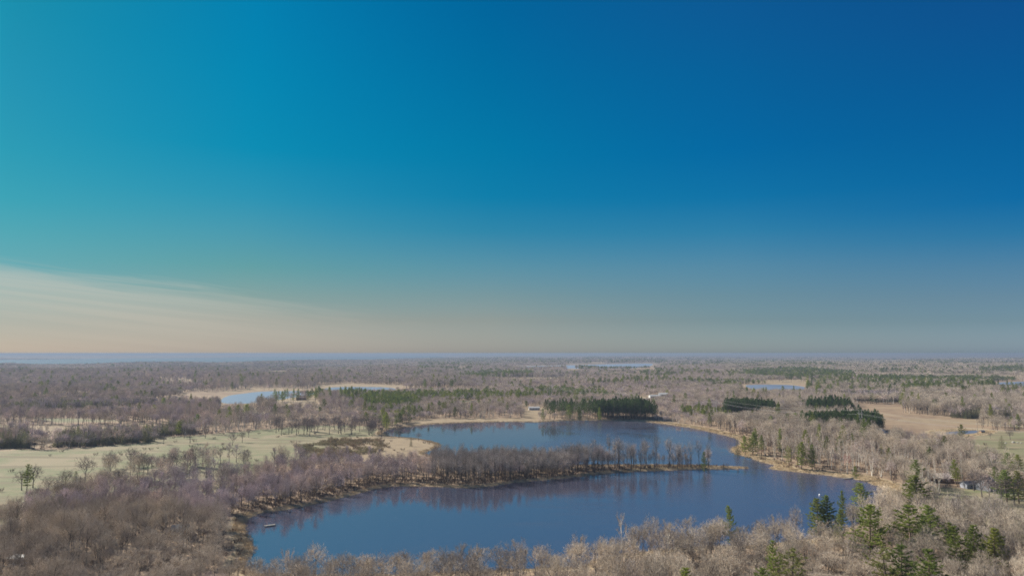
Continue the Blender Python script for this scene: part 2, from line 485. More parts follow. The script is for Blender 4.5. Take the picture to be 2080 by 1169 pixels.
def ground_material():
    m, t, b = material('ground_cover')
    at_ = t.n('ShaderNodeAttribute', attribute_name='cover')
    sep = t.n('ShaderNodeSeparateColor')
    t.link(at_.outputs['Color'], sep.inputs[0])
    far = t.n('ShaderNodeAttribute', attribute_name='far').outputs['Fac']
    geo = t.n('ShaderNodeNewGeometry')
    P = geo.outputs['Position']
    fine = t.noise(P, 0.9, 5, 0.65)
    mid = t.noise(P, 0.11, 5, 0.6)
    big = t.noise(P, 0.018, 5, 0.6, 0.5)
    vast = t.noise(P, 0.0022, 6, 0.62, 0.3)
    # leaf litter
    litter = t.mix(t.mapr(mid, 0.3, 0.7), (0.25, 0.17, 0.11), (0.36, 0.265, 0.175))
    litter = t.mix(t.mapr(fine, 0.45, 0.75), litter, (0.16, 0.115, 0.08))
    # far woods, crowns too small to tell apart; crown shade put into the colour
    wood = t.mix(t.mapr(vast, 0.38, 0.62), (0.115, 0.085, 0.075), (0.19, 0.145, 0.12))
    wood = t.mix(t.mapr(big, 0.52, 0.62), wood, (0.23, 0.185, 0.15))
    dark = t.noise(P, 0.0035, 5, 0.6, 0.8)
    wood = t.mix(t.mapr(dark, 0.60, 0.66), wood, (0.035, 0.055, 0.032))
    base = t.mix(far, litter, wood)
    grass = t.mix(t.mapr(mid, 0.35, 0.65), (0.212, 0.190, 0.108), (0.165, 0.174, 0.086))
    grass = t.mix(t.mapr(big, 0.42, 0.60), grass, (0.262, 0.215, 0.133))
    grass = t.mix(t.mapr(t.noise(P, 0.035, 4, 0.6), 0.56, 0.70), grass, (0.165, 0.175, 0.085))
    grass = t.mix(t.mapr(fine, 0.55, 0.8), grass, (0.165, 0.14, 0.085))
    sm = t.n('ShaderNodeMapping')
    t.link(P, sm.inputs['Vector'])
    sm.inputs['Scale'].default_value = (0.006, 0.07, 1.0)
    sm.inputs['Rotation'].default_value = (0, 0, 0.12)
    grass = t.mix(t.mapr(t.noise(sm.outputs[0], 1.0, 5, 0.6), 0.5, 0.66), grass, (0.175, 0.145, 0.085))
    straw = t.mix(t.mapr(mid, 0.3, 0.7), (0.31, 0.235, 0.147), (0.25, 0.187, 0.118))
    straw = t.mix(t.mapr(fine, 0.5, 0.8), straw, (0.25, 0.18, 0.115))
    marsh = t.mix(t.mapr(big, 0.35, 0.62), (0.30, 0.218, 0.137), (0.205, 0.137, 0.09))
    marsh = t.mix(t.mapr(mid, 0.42, 0.72), marsh, (0.29, 0.212, 0.136))
    jit = t.math('MULTIPLY', t.math('SUBTRACT', t.noise(P, 0.16, 4), 0.5), 0.9)

    def w(s):
        return t.mapr(t.math('ADD', s, jit), 0.35, 0.65)
    col = t.mix(w(sep.outputs[0]), base, grass)
    col = t.mix(w(sep.outputs[2]), col, marsh)
    col = t.mix(w(sep.outputs[1]), col, straw)
    col = t.mix(w(at_.outputs['Alpha']), col, t.mix(t.mapr(mid, 0.3, 0.7), (0.39, 0.30, 0.187), (0.315, 0.237, 0.145)))
    sx = t.n('ShaderNodeSeparateXYZ')
    t.link(P, sx.inputs[0])
    col = t.mix(t.mapr(sx.outputs[2], -0.02, 0.10, 1.0, 0.0), col, (0.07, 0.055, 0.04))
    t.link(col, b.inputs['Base Color'])
    bump = t.n('ShaderNodeBump')
    bump.inputs['Strength'].default_value = 0.6
    bump.inputs['Distance'].default_value = 0.5
    t.link(fine, bump.inputs['Height'])
    t.link(bump.outputs[0], b.inputs['Normal'])
    b.inputs['Roughness'].default_value = 0.95
    return m


def water_material(name, calm, windy, tint):
    """dark water under a rippled skin; calm and wind-ruffled stretches differ in how far they scatter the mirrored sky"""
    m = bpy.data.materials.new(name)
    m.use_nodes = True
    t = NT(m.node_tree)
    out = t.n('ShaderNodeOutputMaterial')
    geo = t.n('ShaderNodeNewGeometry')
    P = geo.outputs['Position']
    patch = t.noise(P, 0.0075, 6, 0.62, 1.2)
    sp = t.n('ShaderNodeSeparateXYZ')
    t.link(P, sp.inputs[0])
    lee = t.mapr(sp.outputs[0], -90, 130, -0.10, 0.10)       # open to the wind towards one side
    wind = t.mapr(t.math('ADD', patch, lee), 0.42, 0.62)
    mp = t.n('ShaderNodeMapping')
    t.link(P, mp.inputs['Vector'])
    mp.inputs['Scale'].default_value = (0.8, 1.2, 1.0)
    rip = t.noise(mp.outputs[0], 1.4, 4, 0.6)
    bump = t.n('ShaderNodeBump')
    t.link(t.mapr(wind, 0, 1, 0.02, 0.12, smooth=False), bump.inputs['Strength'])
    bump.inputs['Distance'].default_value = 0.35
    t.link(rip, bump.inputs['Height'])
    deep = t.n('ShaderNodeBsdfDiffuse')
    deep.inputs['Color'].default_value = (0.046, 0.050, 0.078, 1)
    gl = t.n('ShaderNodeBsdfGlossy')
    gl.inputs['Color'].default_value = tint
    t.link(t.mapr(wind, 0, 1, calm, windy, smooth=False), gl.inputs['Roughness'])
    t.link(bump.outputs[0], gl.inputs['Normal'])
    fr = t.n('ShaderNodeFresnel')
    fr.inputs['IOR'].default_value = 3.9
    mx = t.n('ShaderNodeMixShader')
    t.link(fr.outputs[0], mx.inputs[0])
    t.link(deep.outputs[0], mx.inputs[1])
    t.link(gl.outputs[0], mx.inputs[2])
    t.link(mx.outputs[0], out.inputs['Surface'])
    return m


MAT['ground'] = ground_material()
MAT['water'] = water_material('lake_water', 0.015, 0.2, (1.0, 0.95, 1.0, 1))
MAT['pond_water'] = water_material('pond_water', 0.40, 0.48, (0.60, 0.68, 0.76, 1))
MAT['far_water'] = water_material('ruffled_water', 0.14, 0.2, (0.62, 0.74, 0.82, 1))
MAT['white_paint'] = plain('white_paint', (0.60, 0.60, 0.58), 0.6, 0.08)
MAT['pale_roof'] = plain('pale_roof', (0.46, 0.45, 0.43), 0.5, 0.1)
MAT['brown_roof'] = plain('brown_roof', (0.30, 0.20, 0.165), 0.85, 0.2)
MAT['grey_roof'] = plain('grey_roof', (0.16, 0.165, 0.18), 0.8, 0.2)
MAT['tan_roof'] = plain('tan_roof', (0.52, 0.43, 0.35), 0.85, 0.15)
MAT['blue_siding'] = plain('blue_siding', (0.36, 0.50, 0.66), 0.6, 0.1)
MAT['grey_siding'] = plain('grey_siding', (0.27, 0.28, 0.31), 0.7, 0.1)
MAT['log_wall'] = plain('log_wall', (0.27, 0.17, 0.10), 0.8, 0.25)
MAT['window_glass'] = plain('window_glass', (0.03, 0.035, 0.045), 0.15, 0.1)
MAT['door_paint'] = plain('door_paint', (0.20, 0.10, 0.07), 0.6, 0.1)
MAT['weathered_wood'] = plain('weathered_wood', (0.22, 0.205, 0.185), 0.85, 0.2)
MAT['pole_wood'] = plain('pole_wood', (0.30, 0.24, 0.19), 0.85, 0.2)
MAT['pale_pole'] = plain('pale_pole', (0.50, 0.46, 0.41), 0.8, 0.15)
MAT['cable'] = plain('cable', (0.42, 0.41, 0.39), 0.6, 0.05, metal=0.2)
MAT['car_blue'] = plain('car_blue', (0.02, 0.035, 0.09), 0.3, 0.05)
MAT['car_white'] = plain('car_white', (0.75, 0.75, 0.75), 0.35, 0.05)
MAT['tyre'] = plain('tyre', (0.02, 0.02, 0.02), 0.8, 0.1)
MAT['rock'] = plain('rock', (0.42, 0.39, 0.35), 0.9, 0.25)
MAT['plastic_white'] = plain('plastic_white', (0.85, 0.85, 0.84), 0.4, 0.04)


# ------------------------------------------------------------------ mesh helpers
class MB:
    def __init__(self):
        self.v, self.f, self.m = [], [], []

    def tube(self, pts, rads, k=4, mat=0):
        base = len(self.v)
        n = len(pts)
        for i, (p, r) in enumerate(zip(pts, rads)):
            p = Vector(p)
            d = (Vector(pts[min(i + 1, n - 1)]) - Vector(pts[max(i - 1, 0)]))
            if d.length < 1e-6:
                d = Vector((0, 0, 1))
            d.normalize()
            a = d.orthogonal().normalized()
            b = d.cross(a)
            for j in range(k):
                t = 2 * math.pi * j / k
                self.v.append(p + (a * math.cos(t) + b * math.sin(t)) * r)
        for i in range(n - 1):
            for j in range(k):
                q = base + i * k
                self.f.append((q + j, q + (j + 1) % k, q + k + (j + 1) % k, q + k + j))
                self.m.append(mat)

    def tri(self, a, b, c, mat=0):
        i = len(self.v)
        self.v += [a, b, c]
        self.f.append((i, i + 1, i + 2))
        self.m.append(mat)

    def blade(self, p, q, w, mat=0, rnd=random):
        """a long thin triangle from p to its tip q"""
        d = q - p
        s = d.cross(Vector((rnd.gauss(0, 1), rnd.gauss(0, 1), rnd.gauss(0, 1))))
        if s.length < 1e-6:
            return
        s = s.normalized() * (w * 0.5)
        self.tri(p - s, p + s, q, mat)

    def quad(self, a, b, c, d, mat=0):
        i = len(self.v)
        self.v += [Vector(a), Vector(b), Vector(c), Vector(d)]
        self.f.append((i, i + 1, i + 2, i + 3))
        self.m.append(mat)

    def box(self, x0, x1, y0, y1, z0, z1, mat=0):
        i = len(self.v)
        for z in (z0, z1):
            self.v += [Vector((x0, y0, z)), Vector((x1, y0, z)), Vector((x1, y1, z)), Vector((x0, y1, z))]
        for f in ((0, 3, 2, 1), (4, 5, 6, 7), (0, 1, 5, 4), (1, 2, 6, 5), (2, 3, 7, 6), (3, 0, 4, 7)):
            self.f.append(tuple(i + k for k in f))
            self.m.append(mat)

    def mesh(self, name, mats, smooth=False):
        me = bpy.data.meshes.new(name)
        me.from_pydata([tuple(p) for p in self.v], [], self.f)
        for mm in mats:
            me.materials.append(mm)
        if len(mats) > 1:
            me.polygons.foreach_set('material_index', self.m)
        if smooth:
            me.polygons.foreach_set('use_smooth', [True] * len(me.polygons))
        me.update()
        return me


def obj(name, me, parent=None, loc=(0, 0, 0)):
    o = bpy.data.objects.new(name, me)
    COL.objects.link(o)
    o.parent = parent
    o.location = loc
    return o


def thing(name, label, cat, loc=(0, 0, 0), rz=0.0, group=None):
    o = obj(name, None, None, loc)
    o.empty_display_size = 0.5
    o.rotation_euler = (0, 0, rz)
    tag(o, label, cat, group)
    return o


def tag(o, label, cat=None, group=None, kind=None):
    o['label'] = label
    if cat:
        o['category'] = cat
    if group:
        o['group'] = group
    if kind:
        o['kind'] = kind
    return o


# ------------------------------------------------------------------ ground and waters
def build_ground():
    v = np.concatenate([np.linspace(1700, 1260, 30), np.arange(1255, 800, -1.0), np.arange(800, 728, -0.5)])
    d0 = CAM_H * FPX / (v - 717)
    far = np.geomspace(d0[-1] * 1.02, 62000, 90)
    rad = np.concatenate([[0.5, 20, 45, 80, 115], d0[d0 > 118], far])
    fa = np.radians(np.linspace(-44, 44, 620))
    ca = np.radians(np.linspace(44, 316, 90)[1:-1])
    ang = np.concatenate([fa, ca])
    A, R = np.meshgrid(ang, rad)
    X, Y = (R * np.sin(A)).ravel(), (R * np.cos(A)).ravel()
    wd = water_dist(X, Y)
    Z = height(X, Y, wd)
    front = Y > 20
    U, V = sketch(X, Y, Z)
    U[~front] = -9999
    cover = np.zeros((len(X), 4), np.float32)
    jx = (vnoise(X, Y, 14, 71) - 0.5)
    for kind, poly in FIELDS:
        ins = inpoly(U + jx * 10, V + jx * 3, poly) & front
        cover[ins] = {'grass': (1, 0, 0, 0), 'straw': (0, 1, 0, 0), 'marsh': (0, 0, 1, 0)}[kind]
    D = np.hypot(X, Y)
    onspit = inpoly(U, V, [(480, 1000), (760, 950), (880, 930), (1530, 940), (1530, 960), (1040, 995), (760, 1010), (520, 1060)])
    band = np.where(onspit, 3.0, 3.5 + 6 * vnoise(X, Y, 60, 91, 2)) + np.where((U > 1280) & (V < 1000) & (V > 850), 9, 0) + np.where(D > 1100, -2.0, 0)
    reed = (wd < band) & (D < 6000) & (D > 100)
    gaps = vnoise(X, Y, 260, 61, 3)
    cover[front & (D > 950) & (D < 6000) & (gaps > .62) & (wd > 30)] = (0, 1, 0, 0)
    cover[reed] = (0, 1, 0, 1)
    nb, nr = len(ang), len(rad)
    me = bpy.data.meshes.new('ground')
    me.vertices.add(len(X))
    me.vertices.foreach_set('co', np.stack([X, Y, Z], 1).astype(np.float32).ravel())
    i, j = np.meshgrid(np.arange(nr - 1), np.arange(nb), indexing='ij')
    j2 = (j + 1) % nb
    quads = np.stack([i * nb + j, i * nb + j2, (i + 1) * nb + j2, (i + 1) * nb + j], -1).reshape(-1, 4)[:, ::-1]
    me.loops.add(quads.size)
    me.loops.foreach_set('vertex_index', quads.ravel().astype(np.int32))
    me.polygons.add(len(quads))
    me.polygons.foreach_set('loop_start', (np.arange(len(quads)) * 4).astype(np.int32))
    me.polygons.foreach_set('use_smooth', np.ones(len(quads), bool))
    me.update(calc_edges=True)
    a = me.attributes.new('cover', 'FLOAT_COLOR', 'POINT')
    a.data.foreach_set('color', cover.ravel())
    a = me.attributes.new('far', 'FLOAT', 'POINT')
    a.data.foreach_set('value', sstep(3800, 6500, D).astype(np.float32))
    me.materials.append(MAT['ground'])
    o = obj('ground', me)
    o['kind'] = 'structure'
    o['label'] = 'leaf littered ground with pale fields and straw coloured shores'


def build_waters():
    labels = {'lake': 'blue lake in two basins round a wooded spit',
              'pond_by_marsh': 'pale blue pond beside a tan marsh far behind the field',
              'pond_in_wood': 'pale blue pond with a straw coloured far shore',
              'wide_far_lake': 'thin blue lake far off among the woods',
              'far_pond': 'small blue pond far behind the power lines',
              'far_right_pond': 'sliver of blue pond at the edge of the far woods',
              'marsh_pond': 'small bright blue pond at the end of the marsh',
              'horizon_lake': 'wide pale blue lake along the horizon'}
    for k, poly in WPOLY.items():
        p = np.array(poly)
        # let the sheet run under the bank
        n = len(p)
        nx = np.roll(p, -1, 0) - np.roll(p, 1, 0)
        nor = np.stack([nx[:, 1], -nx[:, 0]], 1)
        nor /= np.maximum(np.linalg.norm(nor, axis=1, keepdims=True), 1e-6)
        area = 0.5 * np.sum(p[:, 0] * np.roll(p[:, 1], -1) - np.roll(p[:, 0], -1) * p[:, 1])
        grow = 5.0 if k in ('lake', 'marsh_pond') else 40.0
        if k == 'horizon_lake':
            grow = 0.0
        p = p + nor * grow * np.sign(area)
        if k == 'lake':           # the lake bed lies below the ground everywhere else, so a plain sheet round it is enough
            lo, hi = p.min(0) - 10, p.max(0) + 10
            gx = np.linspace(lo[0], hi[0], 12)
            gy = np.linspace(lo[1], hi[1], 12)
            mb = MB()
            for i in range(11):
                for j in range(11):  # solid dark brush here also stands in for the bank's shade
                    mb.quad((gx[i], gy[j], 0), (gx[i + 1], gy[j], 0), (gx[i + 1], gy[j + 1], 0), (gx[i], gy[j + 1], 0))
            me = mb.mesh(k, [MAT['water']])
        else:
            import bmesh
            bm = bmesh.new()
            vs = [bm.verts.new((x, y, 0.0 if k != 'horizon_lake' else 6.0)) for x, y in p]
            f = bm.faces.new(vs)
            if f.normal.z < 0:
                f.normal_flip()
            bmesh.ops.triangulate(bm, faces=[f])
            for f in bm.faces:
                f.normal_update()
                if f.normal.z < 0:
                    f.normal_flip()
            me = bpy.data.meshes.new(k)
            bm.to_mesh(me)
            bm.free()
            me.materials.append(MAT['far_water' if k == 'horizon_lake' else 'pond_water'])
        o = obj('lake' if 'lake' in k else 'pond', me)
        o['kind'] = 'structure'
        o['label'] = labels[k]


build_ground()
build_waters()


def build_haze():
    mb = MB()
    mb.box(-64000, 64000, -64000, 64000, -45.0, 82.5)
    m = bpy.data.materials.new('haze')
    m.use_nodes = True
    t = NT(m.node_tree)
    out = t.n('ShaderNodeOutputMaterial')
    pv = t.n('ShaderNodeVolumePrincipled')
    pv.inputs['Color'].default_value = (0.28, 0.345, 0.455, 1)
    pv.inputs['Density'].default_value = 1.15e-4
    pv.inputs['Anisotropy'].default_value = 0.12
    t.link(pv.outputs[0], out.inputs['Volume'])
    o = obj('haze', mb.mesh('haze', [m]))
    o['kind'] = 'stuff'
    o['label'] = 'thin blue-grey haze over the whole land'


build_haze()

# ------------------------------------------------------------------ trees: each variant is a trunk mesh and a crown mesh
def bare_tree(seed, h=15.0, clear=0.3, spread=1.0, limbs=7, twig_w=0.05, twig_n=6, lean=0.0, upright=0.45, fork=1, trunk_r=0.20, thin=1.0):
    r = random.Random(seed)
    tr, cr = MB(), MB()
    up = Vector((0, 0, 1))

    def rdir(d, ang):
        a = d.orthogonal().normalized()
        b = d.cross(a)
        t = r.uniform(0, 2 * math.pi)
        return (d * math.cos(ang) + (a * math.cos(t) + b * math.sin(t)) * math.sin(ang)).normalized()

    def limb(p, d, L, rad, lev, mb, k):
        n = 3 if lev < 2 else 2
        pts, rads = [p.copy()], [rad]
        q = p.copy()
        dd = d.copy()
        for i in range(n):
            dd = (dd + Vector((r.gauss(0, .16), r.gauss(0, .16), r.gauss(0, .10))) + up * 0.12 * upright).normalized()
            q = q + dd * (L / n)
            pts.append(q.copy())
            rads.append(rad * (1 - 0.62 * (i + 1) / n))
        mb.tube(pts, rads, k)
        return pts, rads, dd

    def twigs(p, d, L, n):
        for _ in range(n):
            e = rdir((d + up * 0.25).normalized(), r.uniform(0.15, 1.15))
            q = p + e * L * r.uniform(0.6, 1.25)
            cr.blade(p - d * r.uniform(0, L * 0.5), q, twig_w * r.uniform(0.7, 1.3), 0, r)

    def along(pts, f):
        s = f * (len(pts) - 1)
        i = min(int(s), len(pts) - 2)
        return pts[i].lerp(pts[i + 1], s - i)

    for fk in range(fork):
        d0 = Vector((lean + r.gauss(0, .03), r.gauss(0, .03), 1)).normalized()
        if fork > 1:
            t = 2 * math.pi * fk / fork + r.uniform(-.4, .4)
            d0 = Vector((math.cos(t) * 0.22, math.sin(t) * 0.22, 1)).normalized()
        hh = h * r.uniform(0.85, 1.0) if fork > 1 else h
        H1 = hh * 0.72
        pts, rads, q = [], [], Vector((0.25 * math.cos(fk * 2.1) * (fork > 1), 0.25 * math.sin(fk * 2.1) * (fork > 1), -0.3))
        n = 6
        for i in range(n + 1):
            pts.append(q.copy())
            rads.append(trunk_r * (1.25 if i == 0 else 1) * (1 - 0.72 * i / n) + 0.02)
            q = q + (d0 + Vector((r.gauss(0, .07), r.gauss(0, .07), 0))).normalized() * (H1 / n)
        tr.tube(pts, rads, 5)
        nl = limbs if fork == 1 else max(3, limbs // 2)
        ga = r.uniform(0, 6.28)
        for i in range(nl + 1):
            f = clear / 0.72 + (1 - clear / 0.72) * (i + r.uniform(0, .6)) / nl
            f = min(f, 1.0)
            p = along(pts, f)
            ga += 2.4 + r.uniform(-.4, .4)
            tilt = (1.15 - 0.75 * f) * (0.75 + 0.5 * spread) * r.uniform(0.8, 1.15)
            if i == nl:
                tilt = 0.12
            d = (Vector((math.cos(ga), math.sin(ga), 0)) * math.sin(tilt) + up * math.cos(tilt)).normalized()
            top = hh - p.z
            L = min(hh * 0.34 * spread * r.uniform(.8, 1.15), top / max(0.35, math.cos(tilt)) * 0.62) if i < nl else top * 0.55
            lr = trunk_r * 0.42 * r.uniform(.8, 1.1)
            lp, lrad, ld = limb(p, d, L, lr, 1, tr, 4)
            for j in range(5):
                f2 = 0.3 + 0.7 * (j + r.random() * .6) / 5
                p2 = along(lp, min(1, f2))
                d2 = rdir((ld + up * 0.25 * upright).normalized(), r.uniform(0.25, 0.95) if j < 4 else 0.15)
                L2 = L * r.uniform(.38, .6)
                bp, br, bd = limb(p2, d2, L2, lr * 0.45, 2, cr, 3)
                for k in range(4):
                    f3 = 0.3 + 0.7 * (k + r.random() * .5) / 4
                    p3 = along(bp, min(1, f3))
                    d3 = rdir((bd + up * 0.2).normalized(), r.uniform(0.3, 1.0))
                    L3 = L2 * r.uniform(.4, .65)
                    q3 = p3 + d3 * L3
                    cr.blade(p3, q3, lr * 0.5 + 0.03, 0, r)
                    twigs(p3.lerp(q3, 0.6), d3, L3 * 1.05, twig_n)
    return tr, cr


def round_tree(seed, h=15.0, clear=0.3, spread=0.34, top=1.0, limbs=7, clusters=230, per=7, tw=0.05, tl=1.4, trunk_r=0.20):
    """a broadleaf tree without leaves: limbs inside a lumpy round crown, twig sprays towards its surface"""
    r = random.Random(seed)
    tr, cr = MB(), MB()
    rx = h * spread
    z0, z1 = h * clear, h * top
    cz, rz = z0 + (z1 - z0) * 0.47, (z1 - z0) * 0.53
    ph = [(r.uniform(0, 6.28), r.uniform(0, 6.28), r.uniform(.08, .20), k) for k in (2, 3, 5, 7)]

    def env(a, e):
        """radius factor of the crown in direction (azimuth, elevation)"""
        return 1 + sum(m * math.sin(k * a + p) * math.cos(k * .7 * e + q) for p, q, m, k in ph)

    pts, q = [], Vector((0, 0, -.3))
    d0 = Vector((r.gauss(0, .05), r.gauss(0, .05), 1)).normalized()
    for i in range(7):
        pts.append(q.copy())
        q = q + (d0 + Vector((r.gauss(0, .08), r.gauss(0, .08), 0))).normalized() * (h * .68 / 6)
    tr.tube(pts, [trunk_r * (1.3 if i == 0 else 1) * (1 - .74 * i / 6) + .02 for i in range(7)], 5)

    def along(f):
        s = max(0, min(.999, f)) * 6
        i = int(s)
        return pts[i].lerp(pts[min(6, i + 1)], s - i)
    nodes = [along(.5 + .5 * k / 6) for k in range(7)]
    ga = r.uniform(0, 6.28)
    for i in range(limbs + 1):
        f = clear / .68 * .8 + (1 - clear / .68 * .8) * (i + .5 * r.random()) / limbs
        p = along(f)
        ga += 2.4 + r.uniform(-.4, .4)
        e = r.uniform(-.2, .5) + .7 * i / limbs
        k = env(ga, e) * r.uniform(.68, .88)
        tip = Vector((math.cos(ga) * math.cos(e) * rx * k, math.sin(ga) * math.cos(e) * rx * k, cz + math.sin(e) * rz * k))
        m1 = p.lerp(tip, .35) + Vector((0, 0, -.05 * h * .4)) + Vector((r.gauss(0, .25), r.gauss(0, .25), 0))
        m2 = p.lerp(tip, .7) + Vector((r.gauss(0, .3), r.gauss(0, .3), .2))
        tr.tube([p, m1, m2, tip], [trunk_r * .5, trunk_r * .36, trunk_r * .22, .03], 4)
        for s_ in (.3, .6, .9):
            nodes.append(m1.lerp(m2, s_))
            nodes.append(m2.lerp(tip, s_))
        for _ in range(3):
            b0 = m1.lerp(tip, r.uniform(.15, .85))
            a2, e2 = ga + r.gauss(0, .5), e + r.gauss(0, .4)
            k2 = env(a2, e2) * r.uniform(.7, .92)
            t2 = Vector((math.cos(a2) * math.cos(e2) * rx * k2, math.sin(a2) * math.cos(e2) * rx * k2, cz + math.sin(e2) * rz * k2))
            cr.tube([b0, b0.lerp(t2, .5) + Vector((r.gauss(0, .2), r.gauss(0, .2), .1)), t2], [trunk_r * .24, trunk_r * .15, .02], 3)
            nodes += [b0.lerp(t2, .4), b0.lerp(t2, .8)]
    for _ in range(clusters):
        a = r.uniform(0, 6.28)
        e = math.asin(r.uniform(-.75, 1))
        k = env(a, e) * (r.random() ** .42) * .93
        dr = Vector((math.cos(a) * math.cos(e), math.sin(a) * math.cos(e), math.sin(e)))
        p = Vector((dr.x * rx * k, dr.y * rx * k, cz + dr.z * rz * k))
        nd = min(nodes, key=lambda n_: (n_ - p).length_squared)
        cr.blade(nd, p, .075, 0, r)
        out = (dr * .55 + (p - nd).normalized() * .6 + Vector((0, 0, .75))).normalized()
        for _k in range(per):
            g = (out + Vector((r.gauss(0, .42), r.gauss(0, .42), r.gauss(0, .35)))).normalized()
            cr.blade(p - out * r.uniform(0, .5), p + g * tl * r.uniform(.45, 1.0), tw * r.uniform(.7, 1.3), 0, r)
    return tr, cr


def tuft(mb, p, d, L, n, w, r, flat=0.5):
    for _ in range(n):
        e = (d * 0.8 + Vector((r.gauss(0, .6), r.gauss(0, .6), r.gauss(0, .6) * flat))).normalized()
        q = p + e * L * r.uniform(.6, 1.15)
        mb.blade(p - e * L * 0.15, q, w * r.uniform(.7, 1.4), 0, r)


def white_pine(seed, h=17.0, wid=4.2, bottom=0.22, gap=0.15, tiers=13, tuft_n=8, plume=1.0):
    r = random.Random(seed)
    tr, cr = MB(), MB()
    lean = Vector((r.gauss(0, .03), r.gauss(0, .03), 1))
    pts = [lean * (h * i / 6) - Vector((0, 0, .3 if i == 0 else 0)) for i in range(7)]
    tr.tube(pts, [0.24 * (1 - 0.92 * i / 6) + 0.015 for i in range(7)], 6)
    for t in range(tiers):
        f = bottom + (0.985 - bottom) * (t / (tiers - 1)) ** 0.92
        z = h * f
        g = (f - bottom) / (1 - bottom)
        rad = wid * (1 - g) ** 0.5 * (0.62 + 0.38 * min(1, g * 5)) + 0.25
        nb = 6 if g < 0.85 else 4
        a0 = r.uniform(0, 6.28)
        for b in range(nb):
            if r.random() < gap * (1 - g * .5):
                continue
            a = a0 + 2 * math.pi * b / nb + r.uniform(-.35, .35)
            L = rad * r.uniform(.55, 1.18)
            rise = r.uniform(-.05, .22) + g * 0.75
            d = Vector((math.cos(a), math.sin(a), rise)).normalized()
            p0 = lean * z
            p1 = p0 + d * L * .55
            p2 = p0 + d * L + Vector((0, 0, L * .13 * plume))
            tr.tube([p0, p1, p2], [0.055, 0.035, 0.012], 3)
            nt = max(3, int(L * 2.6))
            for k in range(nt):
                s = 0.22 + 0.78 * (k + r.random()) / nt
                p = p0.lerp(p1, s / .55) if s < .55 else p1.lerp(p2, (s - .55) / .45)
                side = Vector((-d.y, d.x, 0)) * r.gauss(0, 0.30) * L * (0.35 + 0.3 * (1 - abs(s - .6)))
                tuft(cr, p + side + Vector((0, 0, r.gauss(.05, .08))), (d * .5 + Vector((0, 0, .35))), 0.70, tuft_n, 0.25, r, .6)
    for k in range(6):
        tuft(cr, lean * h * (0.90 + 0.018 * k), Vector((0, 0, 1)), 0.7, 8, .17, r, 1.0)
    return tr, cr


def red_pine(seed, h=21.0, bottom=0.42, wid=3.0):
    r = random.Random(seed)
    tr, cr = MB(), MB()
    pts = [Vector((r.gauss(0, .05), r.gauss(0, .05), h * i / 5 - (.3 if i == 0 else 0))) for i in range(6)]
    tr.tube(pts, [0.22 * (1 - .85 * i / 5) + .02 for i in range(6)], 5)
    for k in range(150):
        g = r.random() ** 0.85
        z = h * (bottom + (1 - bottom) * g)
        rad = wid * math.sqrt(max(0.05, 1 - (2 * abs(g - 0.38)) ** 2.2 * 0.85)) * (1.0 if g < .6 else (1.25 - g) / .65)
        a = r.uniform(0, 6.28)
        q = rad * r.uniform(.35, 1.05)
        p = Vector((math.cos(a) * q, math.sin(a) * q, z))
        if k % 4 == 0:
            tr.tube([Vector((0, 0, z - .5)), p], [.05, .015], 3)
        tuft(cr, p, Vector((math.cos(a) * .5, math.sin(a) * .5, .55)), 0.85, 9, .26, r, .9)
    return tr, cr


def spruce(seed, h=11.0, wid=2.1, bottom=0.05, tiers=16):
    r = random.Random(seed)
    tr, cr = MB(), MB()
    tr.tube([Vector((0, 0, -.3)), Vector((0, 0, h * .5)), Vector((0, 0, h * .97))], [.16, .09, .015], 5)
    for t in range(tiers):
        g = t / (tiers - 1)
        z = h * (bottom + (1 - bottom) * g)
        rad = wid * (1 - g) ** 0.8 + .12
        nb = 8 if g < .6 else 5
        a0 = r.uniform(0, 6.28)
        for b in range(nb):
            a = a0 + 6.283 * b / nb + r.uniform(-.3, .3)
            L = rad * r.uniform(.7, 1.15)
            d = Vector((math.cos(a), math.sin(a), -.12 + g * .6)).normalized()
            p0 = Vector((0, 0, z))
            if t % 2 == 0:
                tr.tube([p0, p0 + d * L * .8], [.03, .01], 3)
            for k in range(max(2, int(L * 2.4))):
                s = 0.3 + .75 * (k + r.random()) / max(2, int(L * 2.4))
                tuft(cr, p0 + d * L * s, d * .6 + Vector((0, 0, .1)), .48, 5, .20, r, .6)
    tuft(cr, Vector((0, 0, h * .96)), Vector((0, 0, 1)), .5, 6, .1, r)
    return tr, cr


def brush(seed, h=2.6, wid=1.6, stems=9):
    r = random.Random(seed)
    tr, cr = MB(), MB()
    for s in range(stems):
        a = r.uniform(0, 6.28)
        q = r.random() ** .5 * wid * .5
        p = Vector((math.cos(a) * q, math.sin(a) * q, -.1))
        d = Vector((math.cos(a) * .45, math.sin(a) * .45, 1)).normalized()
        L = h * r.uniform(.6, 1.0)
        tr.tube([p, p + d * L * .6], [.03, .012], 3)
        for k in range(26):
            f = r.uniform(.15, .75)
            e = (d + Vector((r.gauss(0, .55), r.gauss(0, .55), r.gauss(.1, .3)))).normalized()
            p1 = p + d * L * f
            cr.blade(p1, p1 + e * L * r.uniform(.25, .5), .05, 0, r)
    return tr, cr


def reed_clump(seed, h=1.5, wid=1.7, n=60):
    r = random.Random(seed)
    cr = MB()
    for _ in range(n):
        a = r.uniform(0, 6.28)
        q = r.random() ** .5 * wid
        p = Vector((math.cos(a) * q, math.sin(a) * q, -.15))
        e = Vector((r.gauss(0, .22), r.gauss(0, .22), 1)).normalized()
        cr.blade(p, p + e * h * r.uniform(.55, 1.1), .13, 0, r)
    return cr


VAR = {}      # kind -> list of (trunk mesh, crown mesh, design height, joined mesh)


